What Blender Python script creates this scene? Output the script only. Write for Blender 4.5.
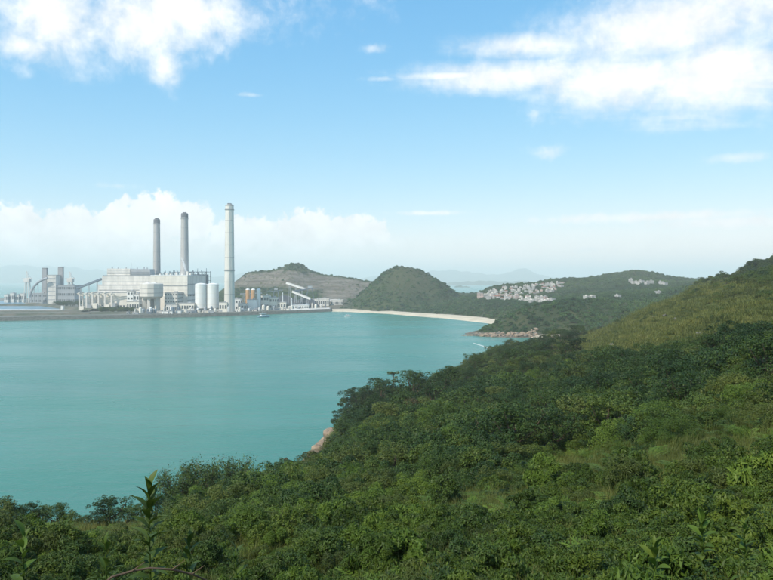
import bpy, math, random
import numpy as np
from mathutils import Vector, Matrix

# ------------------------------------------------------------------ scene, camera, light
scene = bpy.context.scene
for o in list(bpy.data.objects):
    bpy.data.objects.remove(o)
COL = scene.collection
RND = random.Random(7)
NP = np.random.default_rng(7)

H = 68.0            # eye height above the sea
F = 670.0           # focal length in photo pixels (photo 773 px wide)
CX, HY = 386.5, 280.0   # principal column and horizon row of the photo

cam_d = bpy.data.cameras.new('camera')
cam = bpy.data.objects.new('camera', cam_d)
COL.objects.link(cam)
cam.location = (0, 0, H)
cam.rotation_euler = (math.radians(90), 0, 0)
cam_d.sensor_width = 36.0
cam_d.lens = 36.0 * F / 773.0
cam_d.shift_y = -10.0 / 773.0
cam_d.clip_start = 0.1
cam_d.clip_end = 120000.0
scene.camera = cam

SUN_AZ, SUN_EL = math.radians(-138), math.radians(47)   # azimuth from +Y towards +X
SV = Vector((math.sin(SUN_AZ) * math.cos(SUN_EL), math.cos(SUN_AZ) * math.cos(SUN_EL), math.sin(SUN_EL)))
sl = bpy.data.lights.new('sun', 'SUN')
sl.energy = 3.3
sl.angle = math.radians(0.5)
sl.color = (1.0, 0.93, 0.81)
sun = bpy.data.objects.new('sun', sl)
sun.rotation_euler = SV.to_track_quat('Z', 'Y').to_euler()
sun.location = (-300, -100, 500)
COL.objects.link(sun)

scene.view_settings.view_transform = 'Standard'
scene.view_settings.look = 'None'
scene.view_settings.gamma = 1.0
scene.view_settings.exposure = 0.5
scene.view_settings.use_curve_mapping = False
scene.render.engine = 'CYCLES'
scene.cycles.use_denoising = True
scene.cycles.max_bounces = 6
scene.cycles.volume_bounces = 5
scene.cycles.transparent_max_bounces = 8
scene.cycles.sample_clamp_indirect = 6.0


# small expression wrapper for math nodes
class E:
    def __init__(s, nt, sock): s.nt, s.s = nt, sock
    def _op(s, op, *a, clamp=False):
        n = s.nt.nodes.new('ShaderNodeMath'); n.operation = op; n.use_clamp = clamp
        for i, v in enumerate((s,) + a):
            if isinstance(v, E): s.nt.links.new(v.s, n.inputs[i])
            else: n.inputs[i].default_value = v
        return E(s.nt, n.outputs[0])
    def __add__(s, b): return s._op('ADD', b)
    __radd__ = __add__
    def __sub__(s, b): return s._op('SUBTRACT', b)
    def __rsub__(s, b): return (s * -1.0) + b
    def __mul__(s, b): return s._op('MULTIPLY', b)
    __rmul__ = __mul__
    def __truediv__(s, b): return s._op('DIVIDE', b)
    def max(s, b): return s._op('MAXIMUM', b)
    def min(s, b): return s._op('MINIMUM', b)
    def clamp(s): return s._op('ADD', 0.0, clamp=True)
    def abs(s): return s._op('ABSOLUTE')
    def smooth(s, lo, hi):
        n = s.nt.nodes.new('ShaderNodeMapRange'); n.interpolation_type = 'SMOOTHSTEP'
        s.nt.links.new(s.s, n.inputs[0])
        n.inputs[1].default_value = lo; n.inputs[2].default_value = hi
        return E(s.nt, n.outputs[0])


def noise(nt, vec, scale, detail=6, rough=0.55, dist=0.0):
    n = nt.nodes.new('ShaderNodeTexNoise')
    n.inputs['Scale'].default_value = scale
    n.inputs['Detail'].default_value = detail
    n.inputs['Roughness'].default_value = rough
    n.inputs['Distortion'].default_value = dist
    if vec is not None: nt.links.new(vec, n.inputs['Vector'])
    return E(nt, n.outputs['Fac'])


def mixcol(nt, fac, a, b):
    n = nt.nodes.new('ShaderNodeMix'); n.data_type = 'RGBA'
    for v, i in ((fac, 0), (a, 6), (b, 7)):
        if isinstance(v, E): nt.links.new(v.s, n.inputs[i])
        elif hasattr(v, 'is_output'): nt.links.new(v, n.inputs[i])
        elif isinstance(v, (int, float)): n.inputs[i].default_value = v
        else: n.inputs[i].default_value = (*v, 1)
    return n.outputs[2]


# ------------------------------------------------------------------ sky and clouds (world, by direction)
world = bpy.data.worlds.new('World')
scene.world = world
world.use_nodes = True
SKY_K = 0.14
def build_world():
    nt = world.node_tree; nt.nodes.clear()
    out = nt.nodes.new('ShaderNodeOutputWorld')
    bg = nt.nodes.new('ShaderNodeBackground')
    nt.links.new(bg.outputs[0], out.inputs[0])
    sky = nt.nodes.new('ShaderNodeTexSky')
    sky.sky_type = 'NISHITA'; sky.sun_disc = False
    sky.sun_elevation = SUN_EL; sky.sun_rotation = SUN_AZ
    sky.air_density = 1.0; sky.dust_density = 0.4; sky.ozone_density = 1.0
    bg.inputs[1].default_value = SKY_K
    tc = nt.nodes.new('ShaderNodeTexCoord')
    gen = tc.outputs['Generated']
    sep = nt.nodes.new('ShaderNodeSeparateXYZ'); nt.links.new(gen, sep.inputs[0])
    x, y, z = (E(nt, sep.outputs[i]) for i in range(3))
    az = x._op('ARCTAN2', y)
    el = z._op('ARCSINE')
    # warped noises in direction space
    n_puff = noise(nt, gen, 22.0, 8, 0.60, 0.3)
    n_fine = noise(nt, gen, 60.0, 6, 0.60, 0.2)
    # cloud-layer plane coordinates for streaky high cloud
    zz = (z.max(0.0) + 0.06)
    px = x / zz; py = y / zz
    cmb = nt.nodes.new('ShaderNodeCombineXYZ')
    nt.links.new((px * 0.55).s, cmb.inputs[0]); nt.links.new((py * 1.2).s, cmb.inputs[1])
    n_streak = noise(nt, cmb.outputs[0], 1.7, 9, 0.62, 0.5)
    n_wide = noise(nt, cmb.outputs[0], 0.35, 4, 0.5, 0.2)

    def ell(pxc, pyc, rx, ry):
        a0 = math.atan((pxc - CX) / F)
        e0 = math.atan((HY - pyc) / F * math.cos(a0))
        u = (az - a0) * (F / rx / (math.cos(a0) ** 2) ** 0.5)
        v = (el - e0) * (F / ry)
        return 1.0 - (u * u + v * v)._op('SQRT')
    def union(lst):
        r = None
        for t in lst:
            e = ell(*t[:4]) + (t[4] if len(t) > 4 else 0.0)
            r = e if r is None else r.max(e)
        return r.max(-2.0)
    # big soft cloud, upper left
    c1 = union([(55, 18, 74, 54), (180, 6, 105, 46), (140, 24, 90, 46), (165, 66, 32, 34, -0.2), (25, 46, 58, 20, -0.15), (110, -90, 330, 100)])
    d1 = (c1 * 1.0 + (n_puff - 0.5) * 1.1 + (n_fine - 0.5) * 0.6).smooth(-0.05, 0.95)
    # streaked cloud, upper right
    c2 = union([(500, 76, 175, 22, -0.05), (715, 75, 130, 62), (660, 30, 190, 52, -0.05), (620, 78, 120, 48, -0.05), (790, -60, 250, 130), (545, 45, 150, 24, -0.2), (450, 76, 90, 9)])
    d2 = (c2 * 0.9 + (n_streak - 0.5) * 0.95 + (n_puff - 0.5) * 0.35 + (n_fine - 0.5) * 0.45).smooth(0.0, 0.8)
    # cumulus bank low over the horizon
    tops = union([(18, 232, 48, 26), (70, 230, 40, 23), (148, 224, 46, 31), (185, 222, 32, 24), (110, 236, 60, 24), (245, 236, 40, 22), (305, 232, 42, 24), (352, 232, 44, 18), (-60, 232, 70, 28), (-160, 226, 80, 36)])
    d3 = (tops * 1.0 + (n_puff - 0.5) * 0.7 + (n_fine - 0.5) * 1.3).smooth(0.0, 0.24)
    body = ((el - 0.066) * -30.0 + 0.4 + (n_puff - 0.5) * 1.0).smooth(0.0, 1.0) * (az.smooth(0.12, -0.05) * 0.36 + 0.26)
    # long thin bank on the right, little wisps
    c4 = union([(650, 217, 165, 7), (730, 222, 110, 9), (590, 250, 45, 9, -0.25), (430, 213, 60, 4, -0.2)])
    d4 = (c4 * 0.8 + (n_fine - 0.5) * 1.0).smooth(0.0, 0.8) * 0.95
    c5 = union([(548, 152, 30, 11), (372, 48, 20, 8), (740, 157, 50, 7), (385, 79, 40, 5), (250, 95, 30, 5, -0.3), (120, 186, 40, 6, -0.25), (535, 115, 22, 16, -0.2)])
    d5 = (c5 * 0.8 + (n_fine - 0.5) * 1.2 + (n_streak - 0.5) * 0.6).smooth(0.1, 0.9) * 0.5
    # the same kind of broken cloud over the rest of the sky
    off = az.abs().smooth(0.62, 0.80).max(el.smooth(0.47, 0.62))
    d6 = (n_streak * 0.75 + n_wide * 0.7).smooth(0.72, 0.95) * off * 0.85
    hi = d1.max(d2).max(d6)
    cov = hi.max(d3).max(body).max(d4).max(d5).clamp()
    shade = ((n_puff - 0.35) * 0.5 + 0.87)._op('MINIMUM', 1.05)
    # bluer, deeper tone of the clear sky
    hsv = nt.nodes.new('ShaderNodeHueSaturation')
    hsv.inputs['Saturation'].default_value = 1.2
    hsv.inputs['Value'].default_value = 1.0
    nt.links.new(sky.outputs[0], hsv.inputs['Color'])
    sp = nt.nodes.new('ShaderNodeSeparateColor'); nt.links.new(hsv.outputs[0], sp.inputs[0])
    cr, cg, cb = (E(nt, sp.outputs[i]).max(0.0) for i in range(3))
    cc = nt.nodes.new('ShaderNodeCombineColor')     # the camera's brighter, more cyan rendering of the clear sky
    nt.links.new((cr * 0.87).s, cc.inputs[0])
    nt.links.new(((cg / 2.73)._op('POWER', 0.60) * 3.06).s, cc.inputs[1])
    nt.links.new(((cb / 4.36)._op('POWER', 0.35) * 4.7).s, cc.inputs[2])
    cloudcol = nt.nodes.new('ShaderNodeVectorMath'); cloudcol.operation = 'SCALE'
    cloudcol.inputs[0].default_value = (5.95, 6.0, 6.0)
    nt.links.new(shade.s, cloudcol.inputs['Scale'])
    c = mixcol(nt, cov, cc.outputs[0], cloudcol.outputs[0])
    nt.links.new(c, bg.inputs[0])
build_world()


# ------------------------------------------------------------------ helpers
def tag(o, label=None, cat=None, group=None, kind=None):
    if label: o['label'] = label
    if cat: o['category'] = cat
    if group: o['group'] = group
    if kind: o['kind'] = kind
    return o

def empty(name, loc, label=None, cat=None, group=None):
    o = bpy.data.objects.new(name, None)
    o.empty_display_size = 0.5
    COL.objects.link(o); o.location = loc
    return tag(o, label, cat, group)

def root_loc(p):
    while p.parent: p = p.parent
    return p.location

class MB:
    def __init__(s): s.v = []; s.f = []; s.m = []; s.cur = 0; s.mark = []
    def box(s, cx, cy, z0, sx, sy, h, rot=0.0):
        s.mark.append((len(s.v), len(s.f)))
        c, q = math.cos(rot), math.sin(rot); b = len(s.v)
        for z in (z0, z0 + h):
            for ax, ay in ((-1, -1), (1, -1), (1, 1), (-1, 1)):
                X, Y = ax * sx / 2, ay * sy / 2
                s.v.append((cx + X * c - Y * q, cy + X * q + Y * c, z))
        for f in ((3, 2, 1, 0), (4, 5, 6, 7), (0, 1, 5, 4), (1, 2, 6, 5), (2, 3, 7, 6), (3, 0, 4, 7)):
            s.f.append(tuple(b + i for i in f)); s.m.append(s.cur)
        return s
    def cyl(s, x, y, z0, z1, r0, r1=None, n=20, cap=True):
        s.mark.append((len(s.v), len(s.f)))
        r1 = r0 if r1 is None else r1; b = len(s.v)
        for z, r in ((z0, r0), (z1, r1)):
            for i in range(n):
                a = 2 * math.pi * i / n
                s.v.append((x + r * math.cos(a), y + r * math.sin(a), z))
        for i in range(n):
            j = (i + 1) % n
            s.f.append((b + i, b + j, b + n + j, b + n + i)); s.m.append(s.cur)
        if cap:
            s.f.append(tuple(b + n + i for i in range(n))); s.m.append(s.cur)
            s.f.append(tuple(b + n - 1 - i for i in range(n))); s.m.append(s.cur)
        return s
    def lathe(s, x, y, prof, n=24):
        s.mark.append((len(s.v), len(s.f)))
        b = len(s.v)
        for r, z in prof:
            for i in range(n):
                a = 2 * math.pi * i / n
                s.v.append((x + r * math.cos(a), y + r * math.sin(a), z))
        for k in range(len(prof) - 1):
            for i in range(n):
                j = (i + 1) % n
                s.f.append((b + k * n + i, b + k * n + j, b + (k + 1) * n + j, b + (k + 1) * n + i)); s.m.append(s.cur)
        k = len(prof) - 1
        s.f.append(tuple(b + k * n + i for i in range(n))); s.m.append(s.cur)
        s.f.append(tuple(b + n - 1 - i for i in range(n))); s.m.append(s.cur)
        return s
    def tube(s, pts, radii, n=6):
        s.mark.append((len(s.v), len(s.f)))
        b = len(s.v); pts = [Vector(p) for p in pts]
        for k, p in enumerate(pts):
            t = (pts[min(k + 1, len(pts) - 1)] - pts[max(k - 1, 0)]).normalized()
            u = t.cross(Vector((0.3, 0.9, 0.31))).normalized(); w = t.cross(u)
            r = radii[k] if hasattr(radii, '__len__') else radii
            for i in range(n):
                a = 2 * math.pi * i / n
                s.v.append(tuple(p + (u * math.cos(a) + w * math.sin(a)) * r))
        for k in range(len(pts) - 1):
            for i in range(n):
                j = (i + 1) % n
                s.f.append((b + k * n + i, b + k * n + j, b + (k + 1) * n + j, b + (k + 1) * n + i)); s.m.append(s.cur)
        s.f.append(tuple(b + n - 1 - i for i in range(n))); s.m.append(s.cur)
        k = len(pts) - 1
        s.f.append(tuple(b + k * n + i for i in range(n))); s.m.append(s.cur)
        return s
    def beam(s, p, q, w, h=None):
        s.mark.append((len(s.v), len(s.f)))
        h = h or w; p, q = Vector(p), Vector(q); t = (q - p).normalized()
        up = Vector((0, 0, 1)) if abs(t.z) < 0.95 else Vector((0, 1, 0))
        u = t.cross(up).normalized(); v = u.cross(t); b = len(s.v)
        for c in (p, q):
            for a, d in ((-1, -1), (1, -1), (1, 1), (-1, 1)):
                s.v.append(tuple(c + u * (a * w / 2) + v * (d * h / 2)))
        for f in ((0, 1, 2, 3), (7, 6, 5, 4), (0, 4, 5, 1), (1, 5, 6, 2), (2, 6, 7, 3), (3, 7, 4, 0)):
            s.f.append(tuple(b + i for i in f)); s.m.append(s.cur)
        return s
    def prism(s, prof, cy0, cy1):      # profile in x,z extruded along y
        b = len(s.v); n = len(prof)
        for y in (cy0, cy1):
            for x, z in prof: s.v.append((x, y, z))
        for i in range(n):
            j = (i + 1) % n
            s.f.append((b + i, b + j, b + n + j, b + n + i)); s.m.append(s.cur)
        s.f.append(tuple(b + n - 1 - i for i in range(n))); s.m.append(s.cur)
        s.f.append(tuple(b + n + i for i in range(n))); s.m.append(s.cur)
        return s
    def mesh(s, name, mats, off=(0, 0, 0), smooth=False):
        me = bpy.data.meshes.new(name)
        me.from_pydata([(a - off[0], b - off[1], c - off[2]) for a, b, c in s.v], [], s.f)
        mats = mats if isinstance(mats, (list, tuple)) else [mats]
        for m in mats: me.materials.append(m)
        if len(mats) > 1: me.polygons.foreach_set('material_index', s.m)
        if smooth:
            me.polygons.foreach_set('use_smooth', [True] * len(me.polygons))
        me.update(); return me
    def each(s, name, mats, parent):       # one object for every primitive
        e = s.mark[1:] + [(len(s.v), len(s.f))]
        for (v0, f0), (v1, f1) in zip(s.mark, e):
            q = MB(); q.v = s.v[v0:v1]; q.f = [tuple(i - v0 for i in f) for f in s.f[f0:f1]]; q.m = s.m[f0:f1]; q.build(name, mats, parent)
    def fine(s, name, mats, parent):       # many tiny pieces, too small to pick apart
        o = s.build(name, mats, parent); o['kind'] = 'stuff'; return o
    def build(s, name, mats, parent=None, smooth=False, loc=None):
        off = root_loc(parent) if parent else (loc or (0, 0, 0))
        me = s.mesh(name, mats, off, smooth)
        o = bpy.data.objects.new(name, me); COL.objects.link(o)
        if parent: o.parent = parent
        elif loc: o.location = loc
        return o

def mesh_np(name, V, Fq, mats, smooth=False):
    me = bpy.data.meshes.new(name)
    V = np.ascontiguousarray(V, dtype=np.float32); Fq = np.ascontiguousarray(Fq, dtype=np.int32)
    k = Fq.shape[1]
    me.vertices.add(len(V)); me.vertices.foreach_set('co', V.ravel())
    me.loops.add(Fq.size); me.loops.foreach_set('vertex_index', Fq.ravel())
    me.polygons.add(len(Fq))
    me.polygons.foreach_set('loop_start', np.arange(0, Fq.size, k, dtype=np.int32))
    me.polygons.foreach_set('loop_total', np.full(len(Fq), k, dtype=np.int32))
    if smooth: me.polygons.foreach_set('use_smooth', np.ones(len(Fq), dtype=bool))
    for m in (mats if isinstance(mats, (list, tuple)) else [mats]): me.materials.append(m)
    me.update(calc_edges=True); me.validate()
    return me

def link(name, me, parent=None, loc=None):
    o = bpy.data.objects.new(name, me); COL.objects.link(o)
    if parent: o.parent = parent
    if loc is not None: o.location = loc
    return o

# numpy value noise for terrain relief
def _hash(ix, iy, seed):
    h = (ix.astype(np.int64) * 374761393 + iy.astype(np.int64) * 668265263 + seed * 974634) & 0x7fffffff
    h = ((h ^ (h >> 13)) * 1274126177) & 0x7fffffff
    return ((h ^ (h >> 16)) & 0xffff) / 65535.0
def vnoise(x, y, seed=0):
    ix, iy = np.floor(x), np.floor(y); fx, fy = x - ix, y - iy
    fx = fx * fx * (3 - 2 * fx); fy = fy * fy * (3 - 2 * fy)
    a = _hash(ix, iy, seed); b = _hash(ix + 1, iy, seed); c = _hash(ix, iy + 1, seed); d = _hash(ix + 1, iy + 1, seed)
    return (a * (1 - fx) + b * fx) * (1 - fy) + (c * (1 - fx) + d * fx) * fy - 0.5
def fbm(x, y, seed=0, o=4):
    r = 0; a = 1.0
    for i in range(o):
        r = r + a * vnoise(x * 2 ** i, y * 2 ** i, seed + i * 17); a *= 0.5
    return r

class RBF:
    def __init__(s, P, z, warp=None, c=0.05):
        s.warp = warp; s.c2 = c * c
        Q = s._w(np.asarray(P, float)); n = len(Q); s.Q = Q
        A = np.zeros((n + 3, n + 3)); A[:n, :n] = s._k(Q, Q) + np.eye(n) * -1e-3
        A[:n, n] = 1; A[:n, n + 1:] = Q; A[n, :n] = 1; A[n + 1:, :n] = Q.T
        s.w = np.linalg.solve(A, np.concatenate([np.asarray(z, float), np.zeros(3)]))
    def _w(s, P): return P if s.warp is None else s.warp(P)
    def _k(s, A, B):
        d2 = ((A[:, None, :] - B[None, :, :]) ** 2).sum(-1)
        return -np.sqrt(d2 + s.c2)
    def __call__(s, P):
        P = np.atleast_2d(np.asarray(P, float)); out = np.empty(len(P)); n = len(s.Q)
        for i in range(0, len(P), 20000):
            Q = s._w(P[i:i + 20000])
            out[i:i + 20000] = s._k(Q, s.Q) @ s.w[:n] + s.w[n] + Q @ s.w[n + 1:]
        return out


# ------------------------------------------------------------------ materials
def mat_base(name):
    m = bpy.data.materials.new(name); m.use_nodes = True
    nt = m.node_tree
    return m, nt, nt.nodes['Principled BSDF']

def mat(name, col, rough=0.7, col2=None, scale=0.2, metal=0.0, detail=5, lo=0.35, hi=0.65, bump=0.0, bscale=None, coord='Object', stretch=None):
    m, nt, p = mat_base(name)
    p.inputs['Roughness'].default_value = rough
    p.inputs['Metallic'].default_value = metal
    p.inputs['Base Color'].default_value = (*col, 1)
    tc = nt.nodes.new('ShaderNodeTexCoord'); v = tc.outputs[coord]
    if stretch:
        mp = nt.nodes.new('ShaderNodeMapping'); nt.links.new(v, mp.inputs[0]); mp.inputs['Scale'].default_value = stretch; v = mp.outputs[0]
    if col2:
        n = noise(nt, v, scale, detail, 0.6)
        nt.links.new(mixcol(nt, n.smooth(lo, hi), col, col2), p.inputs['Base Color'])
    if bump:
        b = nt.nodes.new('ShaderNodeBump'); b.inputs['Strength'].default_value = bump
        nt.links.new(noise(nt, v, bscale or scale * 4, 6).s, b.inputs['Height'])
        nt.links.new(b.outputs[0], p.inputs['Normal'])
    return m

def foliage(name, dark, mid, light, transl=0.22, rough=0.55, patch=0.03, gain=1.3):
    m, nt, p = mat_base(name)
    at = nt.nodes.new('ShaderNodeAttribute'); at.attribute_name = 'tone'
    oi = nt.nodes.new('ShaderNodeObjectInfo')
    ge = nt.nodes.new('ShaderNodeNewGeometry')
    big = noise(nt, ge.outputs['Position'], patch, 3, 0.5)
    f = E(nt, at.outputs['Fac']) * 0.42 + E(nt, oi.outputs['Random']) * 0.36 + (big - 0.5) * 1.5 + 0.1
    r = nt.nodes.new('ShaderNodeValToRGB'); nt.links.new(f.s, r.inputs[0])
    dark, mid, light = ([k[0] * gain * 1.06, k[1] * gain * 1.02, k[2] * gain * 0.85] for k in (dark, mid, light))
    e = r.color_ramp.elements
    e[0].position = 0.05; e[0].color = (*dark, 1); e[1].position = 0.95; e[1].color = (*light, 1)
    k = e.new(0.5); k.color = (*mid, 1)
    nt.links.new(r.outputs[0], p.inputs['Base Color'])
    p.inputs['Roughness'].default_value = rough
    p.inputs['Specular IOR Level'].default_value = 0.25
    tr = nt.nodes.new('ShaderNodeBsdfTranslucent'); nt.links.new(r.outputs[0], tr.inputs[0])
    mx = nt.nodes.new('ShaderNodeMixShader'); mx.inputs[0].default_value = transl
    nt.links.new(p.outputs[0], mx.inputs[1]); nt.links.new(tr.outputs[0], mx.inputs[2])
    nt.links.new(mx.outputs[0], nt.nodes['Material Output'].inputs[0])
    return m

M = {}
M['conc'] = mat('concrete', (0.40, 0.385, 0.37), 0.85, (0.30, 0.29, 0.28), 0.05, stretch=(1, 1, 0.15), bump=0.1)
M['conc_light'] = mat('pale_concrete', (0.70, 0.66, 0.60), 0.85, (0.55, 0.52, 0.47), 0.05, stretch=(1, 1, 0.15), bump=0.1)
M['conc_dark'] = mat('dark_concrete', (0.30, 0.30, 0.31), 0.85, (0.24, 0.24, 0.25), 0.06, stretch=(1, 1, 0.15))
M['cap'] = mat('dark_cap', (0.16, 0.16, 0.18), 0.8, (0.11, 0.11, 0.12), 0.1)
M['clad_cream'] = mat('cream_cladding', (0.80, 0.75, 0.66), 0.6, (0.64, 0.60, 0.52), 0.09, stretch=(1, 1, 0.2))
M['clad_grey'] = mat('grey_cladding', (0.67, 0.64, 0.59), 0.6, (0.50, 0.48, 0.44), 0.09, stretch=(1, 1, 0.2))
M['clad_dark'] = mat('slate_cladding', (0.33, 0.35, 0.37), 0.6, (0.27, 0.29, 0.31), 0.05)
M['white'] = mat('white_paint', (0.80, 0.80, 0.78), 0.5, (0.70, 0.70, 0.67), 0.08, stretch=(1, 1, 0.2))
M['offwhite'] = mat('offwhite_render', (0.78, 0.73, 0.63), 0.7, (0.68, 0.64, 0.56), 0.08)
M['band'] = mat('louvre_band', (0.22, 0.23, 0.25), 0.6, (0.16, 0.17, 0.18), 0.1)
M['steel_blue'] = mat('blue_grey_steel', (0.13, 0.17, 0.22), 0.6, (0.09, 0.12, 0.16), 0.15)
M['steel'] = mat('galvanised_steel', (0.42, 0.44, 0.46), 0.45, (0.33, 0.35, 0.37), 0.2, metal=0.3)
M['orange'] = mat('orange_paint', (0.56, 0.32, 0.15), 0.55, (0.46, 0.26, 0.12), 0.2)
M['window'] = mat('dark_window', (0.06, 0.07, 0.08), 0.2, (0.10, 0.11, 0.12), 0.3)
M['coal'] = mat('coal', (0.045, 0.048, 0.055), 0.9, (0.07, 0.07, 0.075), 0.06, bump=0.5)
M['tar'] = mat('yard_ground', (0.19, 0.18, 0.15), 0.9, (0.11, 0.115, 0.085), 0.012, bump=0.2, bscale=0.3)
M['rock'] = mat('granite', (0.34, 0.25, 0.17), 0.9, (0.15, 0.115, 0.085), 0.9, bump=1.0, bscale=1.6)
M['rock_grey'] = mat('grey_granite', (0.19, 0.175, 0.15), 0.9, (0.09, 0.085, 0.07), 0.6, bump=0.8, bscale=2.0)
M['revet'] = mat('revetment_stone', (0.11, 0.11, 0.095), 0.95, (0.05, 0.055, 0.045), 0.25, bump=1.0, bscale=0.6)
M['sand'] = mat('sand', (0.62, 0.53, 0.39), 0.95, (0.50, 0.42, 0.30), 0.05, bump=0.1)
M['bund'] = mat('bund_earth', (0.13, 0.11, 0.08), 0.95, (0.06, 0.07, 0.04), 0.04, bump=0.5, bscale=0.3)
M['pond'] = mat('pond_water', (0.10, 0.22, 0.29), 0.3, (0.08, 0.17, 0.23), 0.01)
M['pond'].node_tree.nodes['Principled BSDF'].inputs['Specular IOR Level'].default_value = 0.2
M['bark'] = mat('bark', (0.10, 0.075, 0.05), 0.95, (0.06, 0.045, 0.03), 3.0, bump=0.6)
M['drystem'] = mat('dry_stem', (0.13, 0.085, 0.05), 0.8, (0.08, 0.05, 0.03), 8.0)
M['red_tile'] = mat('red_roof_tile', (0.34, 0.13, 0.08), 0.8, (0.26, 0.11, 0.07), 0.4)
M['pink'] = mat('pink_render', (0.66, 0.50, 0.43), 0.8, (0.58, 0.43, 0.37), 0.3)
M['brickwall'] = mat('ochre_render', (0.50, 0.34, 0.24), 0.8, (0.42, 0.29, 0.21), 0.3)
M['house_white'] = mat('weathered_white_render', (0.60, 0.58, 0.55), 0.8, (0.46, 0.45, 0.42), 0.25)
M['hull'] = mat('white_hull', (0.78, 0.79, 0.80), 0.35, (0.70, 0.71, 0.72), 0.5)
M['bluehull'] = mat('blue_hull', (0.20, 0.33, 0.42), 0.5, (0.15, 0.26, 0.34), 0.3)

M['leaf_near'] = foliage('leaf_near', (0.020, 0.040, 0.008), (0.050, 0.088, 0.014), (0.105, 0.150, 0.022), 0.28, patch=0.12, gain=1.1)
M['leaf_mid'] = foliage('leaf_mid', (0.016, 0.036, 0.009), (0.040, 0.072, 0.014), (0.088, 0.120, 0.022), 0.2, patch=0.03)
M['leaf_dark'] = foliage('leaf_dark', (0.010, 0.026, 0.008), (0.022, 0.048, 0.012), (0.050, 0.084, 0.018), 0.18, patch=0.03)
M['leaf_olive'] = foliage('leaf_olive', (0.026, 0.042, 0.010), (0.054, 0.078, 0.018), (0.095, 0.118, 0.028), 0.2, patch=0.03)
M['leaf_brown'] = foliage('leaf_brown', (0.035, 0.030, 0.015), (0.065, 0.055, 0.028), (0.10, 0.085, 0.045), 0.15, patch=0.05)
M['leaf_far'] = foliage('leaf_far', (0.011, 0.036, 0.012), (0.028, 0.074, 0.020), (0.068, 0.118, 0.030), 0.15, patch=0.008, gain=1.35)
M['grass'] = foliage('grass_blade', (0.032, 0.046, 0.011), (0.074, 0.090, 0.022), (0.120, 0.122, 0.036), 0.25, patch=0.05, gain=1.55)
M['fern'] = foliage('fern_leaf', (0.030, 0.055, 0.010), (0.060, 0.105, 0.016), (0.105, 0.155, 0.026), 0.3, patch=0.1, gain=1.45)

def mat_ground():
    m, nt, p = mat_base('hill_soil')
    tc = nt.nodes.new('ShaderNodeTexCoord'); v = tc.outputs['Object']
    a = noise(nt, v, 0.03, 6, 0.6); b = noise(nt, v, 0.6, 6, 0.65)
    c1 = mixcol(nt, a.smooth(0.35, 0.65), (0.045, 0.064, 0.015), (0.090, 0.102, 0.028))
    c2 = mixcol(nt, b.smooth(0.5, 0.75), c1, (0.075, 0.058, 0.032))
    nt.links.new(c2, p.inputs['Base Color']); p.inputs['Roughness'].default_value = 1.0
    p.inputs['Specular IOR Level'].default_value = 0.1
    bp = nt.nodes.new('ShaderNodeBump'); bp.inputs['Strength'].default_value = 0.8; bp.inputs['Distance'].default_value = 0.4
    nt.links.new(b.s, bp.inputs['Height']); nt.links.new(bp.outputs[0], p.inputs['Normal'])
    return m
M['ground'] = mat_ground()

def mat_island():
    m, nt, p = mat_base('island_ground')
    tc = nt.nodes.new('ShaderNodeTexCoord'); v = tc.outputs['Object']
    zn = nt.nodes.new('ShaderNodeAttribute'); zn.attribute_name = 'bare'
    hl = nt.nodes.new('ShaderNodeAttribute'); hl.attribute_name = 'heath'
    a = noise(nt, v, 0.02, 6, 0.6); b = noise(nt, v, 0.12, 6, 0.65)
    mp = nt.nodes.new('ShaderNodeMapping'); nt.links.new(v, mp.inputs[0]); mp.inputs['Scale'].default_value = (0.12, 0.12, 1.2)
    strat = noise(nt, mp.outputs[0], 0.16, 5, 0.6)
    green = mixcol(nt, a.smooth(0.35, 0.65), (0.026, 0.046, 0.018), (0.055, 0.068, 0.026))
    heath = mixcol(nt, b.smooth(0.4, 0.65), (0.070, 0.066, 0.034), (0.038, 0.056, 0.022))
    rock = mixcol(nt, strat.smooth(0.35, 0.65), (0.11, 0.095, 0.076), (0.20, 0.175, 0.145))
    rock = mixcol(nt, b.smooth(0.50, 0.64), rock, (0.07, 0.08, 0.04))
    c = mixcol(nt, E(nt, hl.outputs['Fac']), green, heath)
    c = mixcol(nt, E(nt, zn.outputs['Fac']), c, rock)
    nt.links.new(c, p.inputs['Base Color']); p.inputs['Roughness'].default_value = 1.0
    p.inputs['Specular IOR Level'].default_value = 0.1
    bp = nt.nodes.new('ShaderNodeBump'); bp.inputs['Strength'].default_value = 1.0; bp.inputs['Distance'].default_value = 3.0
    nt.links.new(b.s, bp.inputs['Height']); nt.links.new(bp.outputs[0], p.inputs['Normal'])
    return m
M['island'] = mat_island()

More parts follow.
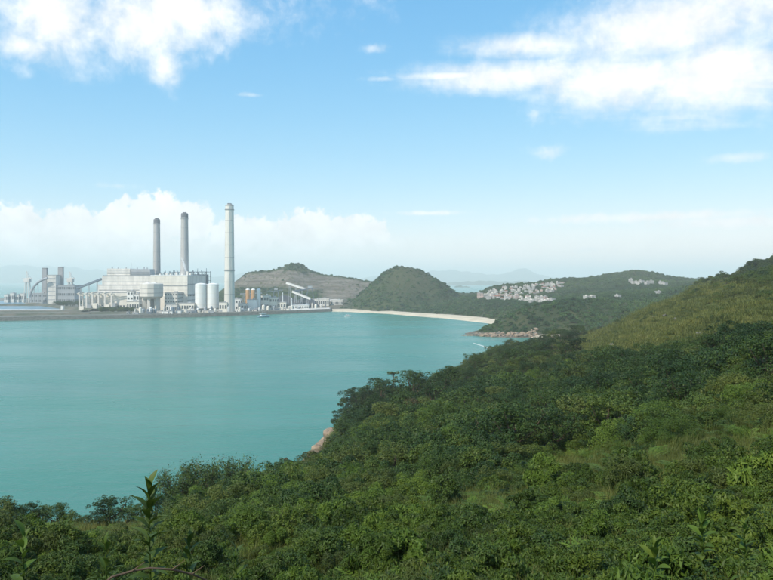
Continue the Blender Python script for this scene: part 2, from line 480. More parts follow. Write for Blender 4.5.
def mat_sea():
    m, nt, p = mat_base('sea_water')
    tc = nt.nodes.new('ShaderNodeTexCoord'); v = tc.outputs['Object']
    mp = nt.nodes.new('ShaderNodeMapping'); nt.links.new(v, mp.inputs[0])
    mp.inputs['Rotation'].default_value = (0, 0, math.radians(25)); mp.inputs['Scale'].default_value = (0.35, 1.0, 1.0)
    big = noise(nt, mp.outputs[0], 0.004, 5, 0.6, 0.4)
    c = mixcol(nt, big.smooth(0.35, 0.65), (0.030, 0.176, 0.138), (0.040, 0.204, 0.154))
    mp2 = nt.nodes.new('ShaderNodeMapping'); nt.links.new(v, mp2.inputs[0])
    mp2.inputs['Rotation'].default_value = (0, 0, math.radians(-18)); mp2.inputs['Scale'].default_value = (0.22, 1.0, 1.0)
    lane = noise(nt, mp2.outputs[0], 0.012, 5, 0.55, 0.6)
    c = mixcol(nt, lane.smooth(0.42, 0.70) * 0.4, c, (0.050, 0.222, 0.180))
    nt.links.new(c, p.inputs['Base Color'])
    nt.links.new((lane.smooth(0.35, 0.65) * 0.10 + 0.20).s, p.inputs['Roughness'])
    p.inputs['IOR'].default_value = 1.333
    p.inputs['Specular IOR Level'].default_value = 0.28
    w1 = noise(nt, mp.outputs[0], 0.12, 6, 0.6, 0.3)
    w2 = noise(nt, mp.outputs[0], 0.9, 4, 0.6, 0.2)
    bp = nt.nodes.new('ShaderNodeBump'); bp.inputs['Strength'].default_value = 0.55; bp.inputs['Distance'].default_value = 1.0
    nt.links.new(((w1 * 1.6 + w2 * 0.3) * (lane.smooth(0.3, 0.7) * 0.5 + 0.65)).s, bp.inputs['Height']); nt.links.new(bp.outputs[0], p.inputs['Normal'])
    return m
M['sea'] = mat_sea()

def mat_far():
    m, nt, p = mat_base('far_hills')
    ge = nt.nodes.new('ShaderNodeNewGeometry')
    a = noise(nt, ge.outputs['Position'], 0.004, 6, 0.6)
    nt.links.new(mixcol(nt, a.smooth(0.35, 0.65), (0.03, 0.05, 0.025), (0.07, 0.075, 0.04)), p.inputs['Base Color'])
    p.inputs['Roughness'].default_value = 1.0
    return m
M['far'] = mat_far()


# ------------------------------------------------------------------ terrain
def X(px, d): return (px - CX) / F * d
def Zp(py, d): return H - (py - HY) / F * d

# near hillside: columns (photo column : [(distance, ground height), ...])
cols = {
    -420: [(20, 60), (45, 49), (80, 33), (120, 14), (160, 0), (200, -8)],
    -150: [(20, 60.5), (45, 50), (80, 34), (120, 14), (155, 0), (190, -8)],
    0:   [(8, 63.5), (15, 61), (30, 56.2), (45, 51.2), (80, 35), (120, 15), (155, 0), (190, -8)],
    100: [(8, 63.3), (15, 60.6), (30, 55.8), (45, 51), (80, 36), (120, 17), (160, 0), (195, -8)],
    180: [(8, 63.3), (20, 59.5), (45, 51.5), (80, 38.5), (120, 21), (170, 0), (205, -8)],
    250: [(8, 63.4), (20, 59.8), (40, 53.5), (80, 40), (120, 27), (160, 12), (195, 0), (225, -8)],
    300: [(8, 63.4), (20, 60), (50, 51.5), (100, 37), (150, 20), (200, 5), (232, -1), (262, -8)],
    330: [(50, 52), (100, 38.5), (150, 25.5), (200, 13), (250, 3.6), (284, 0), (310, -8)],
    360: [(8, 63.5), (20, 60), (50, 52.5), (100, 41), (150, 32), (200, 25), (270, 14), (310, 7), (338, 0), (370, -8)],
    400: [(50, 53), (100, 42.5), (180, 31.5), (250, 24), (320, 13), (355, 6), (385, 0), (415, -8)],
    450: [(8, 63.6), (20, 60.3), (50, 53.5), (100, 44), (180, 33.5), (280, 24), (380, 14), (440, 6), (480, 0), (515, -8)],
    500: [(50, 54), (100, 45.5), (180, 36.5), (300, 28), (420, 19.5), (520, 12.5), (590, 5), (630, 0), (670, -8)],
    550: [(8, 63.8), (20, 60.8), (50, 54.5), (100, 47), (200, 38.5), (320, 31), (450, 24.5), (560, 17), (640, 8), (690, 0), (730, -8)],
    600: [(40, 57), (100, 49), (200, 42.5), (320, 38), (450, 32), (540, 26), (620, 17), (680, 6), (740, -6)],
    650: [(8, 64), (20, 61.2), (40, 58), (100, 52), (200, 48.5), (320, 50), (420, 50.5), (500, 43), (600, 32), (720, 18)],
    700: [(40, 59), (100, 55), (200, 54.5), (330, 58.5), (440, 62.5), (520, 58), (640, 63.5), (760, 45)],
    773: [(8, 64.2), (20, 62), (40, 60), (100, 58.5), (200, 61.5), (350, 71), (430, 72.5), (520, 71), (640, 85), (780, 66)],
    900: [(20, 63), (40, 61.5), (100, 63), (200, 70), (350, 86), (640, 108), (800, 90)],
    1300: [(20, 65), (60, 72), (150, 88), (350, 120), (600, 140)],
}
P, Zc = [(0, 0), (0, -4), (3, 0), (-3, 0), (-15, -10), (15, -10), (0, -40), (60, -60), (-60, -50), (-150, -60), (-280, -60), (0, -150), (150, -150)], \
        [66.4, 66.6, 66.5, 66.3, 66, 69, 76, 92, 62, 25, -8, 100, 130]
for px, l in cols.items():
    for d, z in l:
        P.append((X(px, d), d)); Zc.append(z)
def warp(Q):
    r = np.sqrt((Q ** 2).sum(1)) + 1e-9
    return Q / r[:, None] * np.log1p(r / 8.0)[:, None]
near_rbf = RBF(P, Zc, warp, 0.06)
def near_z(Q):
    Q = np.atleast_2d(np.asarray(Q, float))
    r = np.sqrt((Q ** 2).sum(1))
    z = near_rbf(Q)
    amp = np.clip(r / 60, 0.0, 1)
    z = z + amp * (1.8 * fbm(Q[:, 0] / 28, Q[:, 1] / 28, 3, 4)) * np.clip(r / 150, 0.4, 1.8) + 0.25 * fbm(Q[:, 0] / 3, Q[:, 1] / 3, 9, 3)
    return z

def build_hillside():
    na, nr = 720, 210
    th = np.linspace(-math.pi, math.pi, na + 1)[:-1]
    r = 0.6 * (1150 / 0.6) ** (np.arange(nr) / (nr - 1))
    T, R = np.meshgrid(th, r, indexing='ij')
    Q = np.stack([R * np.sin(T), R * np.cos(T)], -1).reshape(-1, 2)
    z = near_z(Q)
    # the far rim sinks under the island's own ground
    rr = np.sqrt((Q ** 2).sum(1))
    z = z - np.clip((rr - 860) / 250, 0, 1) * 60
    idx = np.arange(na * nr).reshape(na, nr)
    a = idx; b = np.roll(idx, -1, 0)
    f = np.stack([a[:, :-1], a[:, 1:], b[:, 1:], b[:, :-1]], -1).reshape(-1, 4)
    keep = (z[f].max(1) > -9) & ((Q[f[:, 0], 1] > -260) & (np.abs(Q[f[:, 0], 0]) < 900))
    f = f[keep]
    used = np.unique(f); mp = np.full(len(z), -1); mp[used] = np.arange(len(used))
    V = np.column_stack([Q, z])[used]
    c = V[:1] * 0 + np.array([[0, 0, H - 1.6]])
    o = link('hillside', mesh_np('hillside', V, mp[f][:, ::-1], M['ground'], True))
    tag(o, 'scrub covered hillside falling from the camera to the sea', kind='structure')
    return o
build_hillside()

# island beyond the bay
IP, IZ = [], []
def ip(px, py, d, z=None):
    IP.append((X(px, d), d)); IZ.append(Zp(py, d) if z is None else z)
for px, d, z in [(462, 800, -3), (474, 822, 0.5), (500, 795, 0), (540, 792, 0), (572, 800, 0), (480, 905, 0), (500, 985, 0),
                 (470, 770, -8), (520, 750, -8), (570, 740, -6), (455, 900, -8), (465, 1000, -8), (440, 1080, -8), (400, 1180, -9), (350, 1320, -9),
                 (492, 845, 5), (520, 815, 4), (560, 812, 5)]:
    ip(px, 0, d, z)
for px, d in [(350, 1490), (380, 1420), (420, 1298), (450, 1244), (480, 1162), (510, 1050)]:
    ip(px, 0, d, 2.0)
for px, d in [(340, 1400), (380, 1345), (420, 1235), (450, 1155), (480, 1060), (495, 1000)]:
    ip(px, 0, d, -4.0)
for t in [(508, 328, 850), (525, 313, 870), (545, 304, 900), (565, 301, 930), (600, 308, 900), (600, 300, 1010), (640, 303, 1010), (700, 290, 1100),
          (773, 276, 1200), (470, 308, 1280), (500, 308, 1210), (520, 308, 1150), (545, 303, 1180), (450, 306, 1400), (430, 303, 1450),
          (480, 300, 1390), (510, 301, 1390), (545, 300, 1380), (575, 296, 1300), (500, 294, 1530), (530, 292, 1560), (560, 288, 1600), (475, 296, 1560),
          (500, 287, 1760), (530, 284, 1770), (545, 281, 1800), (560, 279, 1800), (590, 279, 1800), (610, 274.5, 1900), (640, 271, 1920), (662, 275, 1900), (690, 283, 1750),
          (625, 283, 1600), (655, 286, 1550), (620, 293, 1300), (660, 290, 1350), (773, 276, 1700), (480, 292, 1700)]:
    ip(*t)
for px, d, z in [(470, 1830, 8), (455, 1700, 6), (455, 1900, -6), (480, 1960, 0), (520, 2100, 10), (500, 2200, -8), (560, 2400, 0), (640, 2400, 20), (640, 2650, -8), (760, 2500, 10),
                 (430, 1680, 15), (420, 1800, 2), (380, 1800, 8), (340, 1700, 20), (300, 1700, 20), (260, 1700, 12), (220, 1800, 8), (200, 1900, 4), (330, 2000, 25), (290, 2300, 5), (240, 2100, 5), (330, 2300, -6), (180, 2000, 2), (400, 1950, -8), (350, 2150, -5),
                 (300, 1500, 5), (260, 1500, 5), (220, 1500, 5), (340, 1550, 9)]:
    ip(px, 0, d, z)
for x, y, z in [(242, 760, -4), (300, 760, 16), (355, 760, 42), (438, 760, 62), (600, 780, 85), (800, 800, 110), (1100, 1000, 110), (1300, 1500, 90), (1200, 2300, 30), (700, 1300, 60), (900, 1800, 60), (420, 900, 44), (520, 1000, 62)]:
    IP.append((x, y)); IZ.append(z)
isl_rbf = RBF(np.array(IP) / 100.0, IZ, None, 0.4)

CONE = (X(402, 1590), 1590.0)
QX, QY = X(291, 1930), 1930.0
def island_z(Q, rough=True):
    Q = np.atleast_2d(np.asarray(Q, float))
    x, y = Q[:, 0], Q[:, 1]
    z = isl_rbf(Q / 100.0)
    # conical hill, profile measured along its screen width
    dx, dy = x - CONE[0], y - CONE[1]
    t = np.where(dx < 0, np.abs(dx) / 128.0, np.abs(dx) / 178.0)
    s = np.where(dy < 0, np.abs(dy) / 185.0, np.abs(dy) / 190.0)
    q = np.sqrt(t * t + s * s) * (1 + 0.14 * fbm(x / 90, y / 90, 21, 3))
    prof = np.interp(q, [0, 0.10, 0.25, 0.5, 0.8, 1.0, 1.3], [98, 97.5, 91, 66, 31, 9, -20])
    z = np.maximum(z, prof)
    # quarried hill behind the coal yard: a ridge with a knoll, benches cut in its near side
    ux, uy = x - QX, y - QY
    tx = np.abs(ux)
    ridge = np.interp(ux, [-230, -170, -120, -60, -25, 0, 25, 60, 110, 180, 260, 340], [20, 60, 92, 97, 106, 119, 116, 96, 82, 72, 62, 30])
    q2 = np.where(uy < 0, np.abs(uy) / 300.0, np.abs(uy) / 210.0)
    hill = ridge * np.clip(1 - q2, -0.3, 1) ** 1.0 if False else ridge * np.interp(q2, [0, 0.15, 0.5, 1.0, 1.3], [1.0, 0.86, 0.45, 0.06, -0.2])
    hill = hill + 5.0 * fbm(x / 60, y / 60, 31, 4)
    bench = 11.0
    k = np.floor(hill / bench); fr = hill / bench - k
    terr = bench * (k + np.interp(fr, [0, 0.72, 0.90, 1], [0, 0.10, 0.92, 1]))
    w = np.clip((-uy - 12) / 20, 0, 1) * np.clip((96 - hill) / 12, 0, 1)
    hill = hill * (1 - w) + terr * w
    z = np.maximum(z, hill)
    if rough:
        z = z + 2.2 * fbm(x / 45, y / 45, 5, 4) * np.clip((z - 2) / 10, 0, 1)
    return z
def island_bare(Q, z):
    x, y = Q[:, 0], Q[:, 1]
    ux, uy = x - QX, y - QY
    b = np.clip((ux + 260) / 40, 0, 1) * np.clip((300 - ux) / 60, 0, 1) * np.clip((-uy - 8 + 14 * fbm(x / 40, y / 40, 77, 3)) / 14, 0, 1) * np.clip((98 + 22 * fbm(x / 30, y / 30, 78, 3) - z) / 8, 0, 1)
    b = b * np.maximum(np.clip((z - 40 - 14 * fbm(x / 50, y / 50, 91, 3)) / 8, 0, 1), np.clip((ux - 90) / 30, 0, 1))
    b = b * (1 - np.clip((x - (CONE[0] - 150)) / 40, 0, 1) * (y < 1700))
    coast = np.clip((4.5 - z) / 2.5, 0, 1)
    return np.clip(np.maximum(b, coast), 0, 1)
def island_heath(Q):
    x, y = Q[:, 0], Q[:, 1]
    dx, dy = x - (CONE[0] + 12), y - (CONE[1] - 70)
    h = np.exp(-((dx / 70) ** 2 + (dy / 95) ** 2)) * 1.3 + 0.5 * fbm(x / 40, y / 40, 55, 3)
    hd = np.exp(-(((x - X(520, 850)) / 40) ** 2 + ((y - 850) / 40) ** 2))
    return np.clip(np.maximum((h - 0.5) * 1.2, hd * 0.4), 0, 0.62)

def build_island():
    xs = np.arange(-620, 1320, 6.0); ys = np.arange(742, 2720, 6.5)
    Xg, Yg = np.meshgrid(xs, ys, indexing='ij')
    Q = np.stack([Xg, Yg], -1).reshape(-1, 2)
    z = island_z(Q)
    idx = np.arange(len(z)).reshape(len(xs), len(ys))
    f = np.stack([idx[:-1, :-1], idx[1:, :-1], idx[1:, 1:], idx[:-1, 1:]], -1).reshape(-1, 4)
    f = f[z[f].max(1) > -7]
    used = np.unique(f); mp = np.full(len(z), -1); mp[used] = np.arange(len(used))
    me = mesh_np('island_hills', np.column_stack([Q, z])[used], mp[f], M['island'], True)
    a = me.attributes.new('bare', 'FLOAT', 'POINT'); a.data.foreach_set('value', island_bare(Q, z)[used].astype(np.float32))
    a = me.attributes.new('heath', 'FLOAT', 'POINT'); a.data.foreach_set('value', island_heath(Q)[used].astype(np.float32))
    tag(link('island_hills', me), 'green hills of the island beyond the bay with a benched quarry', kind='structure')
build_island()

def island_hit(px, py, d0=800, d1=2600, lift=0.0):
    d = np.arange(d0, d1, 4.0)
    Q = np.column_stack([X(px, d), d])
    zz = island_z(Q, False) + lift
    ray = H - (py - HY) / F * d
    k = np.nonzero(zz >= ray)[0]
    if len(k) == 0: return None
    k = k[0]
    q = Q[k]
    return (q[0], q[1], float(island_z(q[None])[0]))

# sea
def build_sea():
    n = 96
    rings = [0, 400, 2000, 8000, 33000]
    v = [(0, 0, 0)]; f = []
    for r in rings[1:]:
        for i in range(n): v.append((r * math.sin(2 * math.pi * i / n), r * math.cos(2 * math.pi * i / n), 0))
    for i in range(n): f.append((0, 1 + (i + 1) % n, 1 + i))
    me = bpy.data.meshes.new('sea')
    for k in range(len(rings) - 2):
        for i in range(n):
            j = (i + 1) % n
            f.append((1 + k * n + i, 1 + k * n + j, 1 + (k + 1) * n + j, 1 + (k + 1) * n + i))
    me.from_pydata(v, [], f); me.materials.append(M['sea']); me.update()
    tag(link('sea', me), 'teal green sea of the sheltered bay', kind='structure')
build_sea()

# beach ribbon
def build_beach():
    outer = [(332, 1437), (350, 1424), (380, 1360), (420, 1248), (450, 1168), (480, 1072), (500, 1012)]
    inner = [(332, 1500), (350, 1512), (380, 1440), (420, 1316), (450, 1260), (480, 1178), (512, 1062)]
    n = 60; V = []; Fq = []
    def sample(l, t):
        q = t * (len(l) - 1); i = min(int(q), len(l) - 2); u = q - i
        a, b = l[i], l[i + 1]; p = a[0] + (b[0] - a[0]) * u; d = a[1] + (b[1] - a[1]) * u
        return X(p, d), d
    for i in range(n + 1):
        t = i / n; o = sample(outer, t); q = sample(inner, t)
        wob = 3.0 * math.sin(t * 23) + 2 * math.sin(t * 51 + 1)
        for s, z in ((-0.12, -2.2), (0.0, -0.05), (0.10, 0.9), (0.35, 1.9), (0.7, 3.0), (0.92, 3.4), (1.0, 1.0)):
            V.append((o[0] + (q[0] - o[0]) * s, o[1] + (q[1] - o[1]) * s + (wob if s < 0.2 else 0), z))
    for i in range(n):
        for k in range(6):
            a = i * 7 + k; Fq.append((a, a + 7, a + 8, a + 1))
    o = link('beach', mesh_np('beach', V, Fq, M['sand'], True))
    tag(o, 'curving pale sand beach below the conical hill', kind='structure')
    mb = []
    # little cove sand beside the headland
    V = []; Fq = []
    for i in range(13):
        t = i / 12; p = 528 + 46 * t
        for k, (d, z) in enumerate(((772, -1.5), (784 + 3 * math.sin(t * 7), -0.4), (795, 1.2), (804 + 3 * math.sin(t * 9), 2.6), (816, 1.0))):
            V.append((X(p, d), d, z + 1.4 * math.sin(math.pi * t) ** 0.6 - 0.9))
    for i in range(12):
        for k in range(4):
            a = i * 5 + k; Fq.append((a, a + 5, a + 6, a + 1))
    tag(link('cove_sand', mesh_np('cove_sand', V, Fq, M['sand'], True)), 'small patch of pale sand at the foot of the headland', kind='structure')
build_beach()

# far hills on the horizon
def far_hill(name, label, d, prof, depth):
    # prof: photo (column, row) of the skyline; solid ridge tapering to both sides in depth
    xs = np.linspace(prof[0][0], prof[-1][0], 90)
    top = np.interp(xs, [p[0] for p in prof], [p[1] for p in prof])
    ztop = np.maximum(H + (HY - top) / F * d, 0)
    V = []; Fq = []
    cross = [(-1.0, -0.1), (-0.75, 0.18), (-0.45, 0.52), (-0.2, 0.85), (0, 1.0), (0.3, 0.75), (0.65, 0.35), (1.0, -0.1)]
    nz = fbm(xs / 9.0, np.zeros_like(xs) + d, 3, 4)
    for i, px in enumerate(xs):
        for k, (s, h) in enumerate(cross):
            w = 1 + 0.25 * float(fbm(np.array([px / 6.0]), np.array([k * 1.7]), 8, 3)[0]) * (1 if 0 < k < 7 else 0)
            V.append((X(px, d), d + s * depth, h * w * ztop[i] * (1 + 0.10 * nz[i]) if h > 0 else -30))
    n = len(cross)
    for i in range(len(xs) - 1):
        for k in range(n - 1):
            a = i * n + k; Fq.append((a, a + n, a + n + 1, a + 1))
    tag(link(name, mesh_np(name, V, Fq, M['far'], True)), label, kind='structure')
far_hill('far_hills_left', 'faint blue hills on the horizon behind the power station', 17000, [(-140, 271), (-60, 266), (0, 267), (40, 265.5), (80, 269), (120, 272), (160, 274), (200, 277), (225, 276), (245, 272), (262, 274), (300, 277), (350, 280)], 2500)
far_hill('far_hills_middle', 'faint blue mountains across the water behind the village', 16500, [(330, 281), (380, 276), (430, 271), (450, 270), (470, 272), (490, 275), (505, 272), (520, 268.5), (532, 272), (550, 277), (580, 279), (640, 281)], 2200)
far_hill('far_shore', 'low far shoreline across the strait', 9000, [(440, 284), (455, 282), (475, 281), (520, 281), (540, 283)], 500)

# ------------------------------------------------------------------ power station
GZ = 6.0     # yard level
def pack(px, d): return (X(px, d), d)
def build_yard():
    front = [(-60, 1085), (0, 1111), (60, 1145), (120, 1180), (160, 1207), (200, 1231), (240, 1283), (280, 1340), (310, 1395), (331, 1440)]
    back = [(331, 1560), (300, 1740), (240, 1900), (160, 2150), (60, 2300), (-60, 2300)]
    n = len(front)
    top = [(*pack(*p),) for p in front]
    # stone revetment
    V = []; Fq = []; sub = []
    for i in range(n - 1):
        (x0, y0), (x1, y1) = top[i], top[i + 1]
        for k in range(14): sub.append((x0 + (x1 - x0) * k / 14, y0 + (y1 - y0) * k / 14))
    sub.append(top[-1])
    rr = random.Random(3)
    for x, y in sub:
        for dy, z in ((-7, -4), (-1.5, 0.0), (2.2, 2.6), (5.0, 5.0), (7.5, 6.05), (10.0, 6.05), (10.2, 4)):
            j = rr.uniform(-0.9, 0.9) if 0 <= z < 6 else 0
            V.append((x + j, y + dy + j, z + j * 0.3))
    for i in range(len(sub) - 1):
        for k in range(6):
            a = i * 7 + k; Fq.append((a, a + 7, a + 8, a + 1))
    tag(link('sea_wall', mesh_np('sea_wall', V, Fq, M['revet'])), 'dark stone sea wall along the front of the power station', 'sea wall')
    poly = [(x, y + 10.1, GZ) for x, y in top] + [(*pack(*p), GZ) for p in back]
    m = len(poly)
    me = bpy.data.meshes.new('station_yard')
    me.from_pydata(poly + [(x, y, -3) for x, y, z in poly], [], [tuple(range(m))] + [((i + 1) % m, i, m + i, m + (i + 1) % m) for i in range(m)])
    me.materials.append(M['tar']); me.update()
    tag(link('station_yard', me), 'flat reclaimed ground the power station stands on', kind='structure')
build_yard()

def chimney(px, d, ztop, r0, r1, label, capz, mats, ring=None):
    x = X(px, d)
    t = empty('chimney', (x, d, GZ), label, 'chimney', 'tall power station chimneys')
    MB().cyl(x, d, GZ - 0.5, ztop - capz, r0, r1 + (r0 - r1) * capz / (ztop - GZ), 40, True).build('shaft', mats[0], t, smooth=False)
    rc = r1 + 0.15
    b = MB().lathe(x, d, [(rc + 0.1, ztop - capz + 0.05), (rc, ztop - 2), (rc - 0.8, ztop)], 40).build('cap', mats[1], t)
    m = MB()
    for k in range(4):
        a = math.pi / 4 + k * math.pi / 2
        m.cyl(x + 3 * math.cos(a), d + 3 * math.sin(a), ztop - 1, ztop + 2.5, 1.7, 1.7, 12)
    m.each('flue', M['cap'], t)
    for zf in range(40, int(ztop) - 20, 24):       # pour joints
        rr = r0 + (r1 - r0) * (zf - GZ) / (ztop - GZ)
        MB().lathe(x, d, [(rr - 0.4, zf), (rr + 0.12, zf), (rr + 0.12, zf + 0.7), (rr - 0.4, zf + 0.7)], 40).build('pour_joint', M['conc_dark'] if mats[1] is M['cap'] else M['conc'], t)
    for zf in (ring or []):
        rr = r0 + (r1 - r0) * (zf - GZ) / (ztop - GZ)
        MB().lathe(x, d, [(rr - 0.5, zf), (rr + 1.0, zf), (rr + 1.0, zf + 1.4), (rr - 0.5, zf + 1.4)], 40).build('gallery', M['conc_dark'], t)
    # ladder run with cage
    m = MB(); m.beam((x + r0 * 0.3, d - r0 * 0.98, GZ), (x + r1 * 0.3, d - r1 * 0.98, ztop - capz), 0.8, 0.5)
    m.build('ladder', M['steel'], t)
    return t
chimney(229.5, 1313, 215.5, 10.2, 8.0, 'tallest looking pale concrete chimney, rightmost of the three, nearest the water', 3, (M['conc_light'], M['conc']), [86, 205])
chimney(184.6, 1500, 217, 9.6, 7.6, 'grey concrete chimney with dark cap, middle one of the three', 9, (M['conc'], M['cap']), [205])
chimney(156.8, 1630, 216, 9.4, 7.4, 'grey dark-capped chimney behind the long boiler house, leftmost of the three tall chimneys', 10, (M['conc'], M['cap']), [204])

def pxbox(m, px0, px1, pyt, d, depth, z0=GZ - 0.3, dz=0.0):
    x0, x1 = X(px0, d), X(px1, d); zt = Zp(pyt, d)
    m.box((x0 + x1) / 2, d + depth / 2, z0, x1 - x0, depth, zt - z0 + dz)
    return (x0, x1, zt)

def bands(parent, name, mm, px0, px1, d, rows, hgt, proud=0.35, side_depth=0):
    for py in rows:
        m = MB(); x0, x1 = X(px0, d), X(px1, d); z = Zp(py, d)
        m.box((x0 + x1) / 2, d - proud / 2 + 0.02, z, (x1 - x0) + (2 * proud if side_depth else 0), proud, hgt)
        if side_depth:
            m.box(x1 + proud / 2 - 0.02, d + side_depth / 2, z, proud, side_depth, hgt)
        m.build(name, mm, parent)

# long stepped boiler house
D = 1440.0
t = empty('boiler_house', (X(125, D), D, GZ), 'long pale stepped boiler house with tiered roofs left of the tall chimneys', 'industrial building')
m = MB(); pxbox(m, 92, 186, 296, D - 60, 60); m.build('ground_storey', M['clad_cream'], t)
m = MB(); pxbox(m, 94, 186, 291.5, D - 38, 40); m.build('lower_tier', M['clad_grey'], t)
m = MB(); pxbox(m, 98, 186, 284.5, D, 34); m.build('middle_tier', M['clad_grey'], t)
m = MB(); pxbox(m, 102, 187, 275.5, D + 34, 60); m.build('upper_tier', M['clad_grey'], t)
m = MB(); pxbox(m, 107, 130, 268.6, D + 60, 34); m.build('roof_block', M['clad_grey'], t)
m = MB(); pxbox(m, 130.1, 150, 269, D + 62, 30); m.build('roof_block', M['clad_dark'], t)
bands(t, 'louvre_band', M['band'], 103, 150, D + 34, [276.2], 2.0)
bands(t, 'louvre_band', M['band'], 99, 150, D, [285.4, 290.4], 1.4)
bands(t, 'louvre_band', M['band'], 94.5, 150, D - 38, [292.6, 295.6], 1.4)
bands(t, 'louvre_band', M['band'], 107.5, 149.5, D + 60, [273.6], 2.4)
bands(t, 'cladding_joint', M['clad_dark'], 103, 150, D + 34, [279, 281.6], 0.45, 0.2)
bands(t, 'cladding_joint', M['clad_dark'], 99, 150, D, [288], 0.45, 0.2)
bands(t, 'cladding_joint', M['clad_dark'], 108, 149, D + 60, [271], 0.45, 0.2)
m = MB()
for px, h in ((112, 6), (118, 4), (126, 5), (131, 16), (137, 4), (144, 6), (147, 4)):
    x = X(px, D + 75); z = Zp(268.8, D + 62) - 1
    m.box(x, D + 76, z, 2.2 if h < 10 else 0.8, 2.2 if h < 10 else 0.8, h)
m.each('roof_vent', M['steel'], t)
m = MB()
for k in range(14):
    x = X(96 + k * 3.1, D - 60); m.box(x, D - 60.2, GZ + 3, 3.4, 0.5, 7)
m.fine('ground_window', M['window'], t)

# tall bright block on the right end
D = 1385.0
t = empty('boiler_block', (X(170, D), D, GZ), 'tall cream boiler block with a shaded end wall beside the two white tanks', 'industrial building')
m = MB(); x0, x1, zt = pxbox(m, 151, 187.5, 275.8, D, 140); m.build('wall', M['clad_cream'], t)
m = MB(); m.box((x0 + x1) / 2, D + 70, zt, x1 - x0 + 1.2, 141.2, 1.6); m.build('parapet', M['white'], t)
bands(t, 'louvre_band', M['band'], 151.3, 187.4, D, [286.2], 1.3)
bands(t, 'cladding_joint', M['clad_grey'], 151.3, 187.4, D, [279.2, 282.6, 290, 294, 298.2], 0.5, 0.2)
m = MB()
for k in range(11):
    m.box(x1 + 0.2, D + 8 + k * 12, Zp(296.2, D), 0.6, 8, 2.2)
m.fine('end_window', M['window'], t)
for py in (284.5, 294.8, 300.5):
    MB().box(x1 + 0.15, D + 70, Zp(py, D), 0.5, 139, 1.1).build('end_band', M['band'], t)
m = MB()
for k in range(9): m.box(x0 + 6 + k * 8.1, D - 0.25, Zp(303, D), 4.4, 0.7, 4)
m.fine('front_window', M['window'], t)
m = MB()
for px, h in ((155, 3), (162, 5), (166, 3), (172, 6), (178, 3), (183, 8), (186, 5)): m.box(X(px, D), D + 30, zt + 1.5, 4, 5, h)
m.each('roof_vent', M['clad_grey'], t)

# dark steel boiler frames behind it
def steel_frame(px0, px1, pyt, d, depth, label):
    x0, x1 = X(px0, d), X(px1, d); zt = Zp(pyt, d)
    t = empty('boiler_structure', ((x0 + x1) / 2, d, GZ), label, 'steel structure', 'dark boiler frames')
    nx = max(3, int((x1 - x0) / 8)); lv = list(np.linspace(GZ + 30, zt, 6))
    m = MB()
    for i in range(nx + 1):
        for yy in (d, d + depth):
            x = x0 + (x1 - x0) * i / nx; m.box(x, yy, GZ - 0.3, 1.2, 1.2, zt - GZ + RND.uniform(0, 5))
    m.each('column', M['steel_blue'], t)
    m = MB()
    for z in lv: m.box((x0 + x1) / 2, d + depth / 2, z - 0.5, x1 - x0 + 2, depth + 2, 0.9)
    m.build('deck', M['steel_blue'], t)
    m = MB()
    for i in range(nx):
        xa, xb = x0 + (x1 - x0) * i / nx, x0 + (x1 - x0) * (i + 1) / nx
        for k in range(5):
            if (i + k) % 2: m.beam((xa, d - 0.6, lv[k]), (xb, d - 0.6, lv[k + 1]), 0.6)
            else: m.beam((xb, d - 0.6, lv[k]), (xa, d - 0.6, lv[k + 1]), 0.6)
    m.fine('brace', M['steel_blue'], t)
    m = MB(); m.box((x0 + x1) / 2, d + depth * 0.55, GZ, (x1 - x0) * 0.82, depth * 0.7, zt - GZ - 6); m.build('boiler_casing', M['steel_blue'], t)
    m = MB()
    for i in range(nx): m.cyl(x0 + (x1 - x0) * (i + 0.5) / nx, d + depth * RND.uniform(0.3, 0.7), zt, zt + RND.uniform(3, 9), 0.5, 0.5, 8)
    m.each('vent_pipe', M['steel_blue'], t)
steel_frame(189, 206, 271.8, 1545, 40, 'dark blue steel boiler frame showing right of the cream block')
steel_frame(170, 187.5, 272.2, 1548, 38, 'dark steel boiler frame rising over the cream block roof')
steel_frame(149, 168, 273.2, 1560, 36, 'dark steel boiler frame peeping over roofs beside the leftmost chimney')

# drum silo on columns
D = 1330.0
x = X(151.5, D); R = 22.5
t = empty('ash_silo', (x, D, GZ), 'wide pale drum silo raised on tall concrete columns by the sea wall', 'silo')
z0, z1 = Zp(296.6, D), Zp(283.6, D)
MB().lathe(x, D, [(R * 0.72, z0 - 4), (R * 0.98, z0), (R, z0 + 0.8), (R, z1 - 1), (R * 0.96, z1), (R * 0.3, z1 + 1.6)], 12).build('drum', M['conc_light'], t)
for zz in (z0 + 7, z0 + 16): MB().lathe(x, D, [(R - 0.3, zz), (R + 0.35, zz), (R + 0.35, zz + 0.9), (R - 0.3, zz + 0.9)], 12).build('ring', M['conc'], t)
for k in range(6):
    a = math.pi / 6 + k * math.pi / 3
    MB().box(x + 13.5 * math.cos(a), D + 13.5 * math.sin(a), GZ - 0.3, 5.6, 5.6, z0 - GZ - 2, a).build('column', M['conc_light'], t)
MB().box(x, D, GZ - 0.2, 10, 10, z0 - GZ - 2).build('core', M['conc'], t)
m = MB(); m.box(x - 8, D, z1 + 1.2, 6, 6, 2.4); m.box(x + 6, D - 4, z1 + 0.8, 9, 4, 1.6); m.each('roof_housing', M['white'], t)

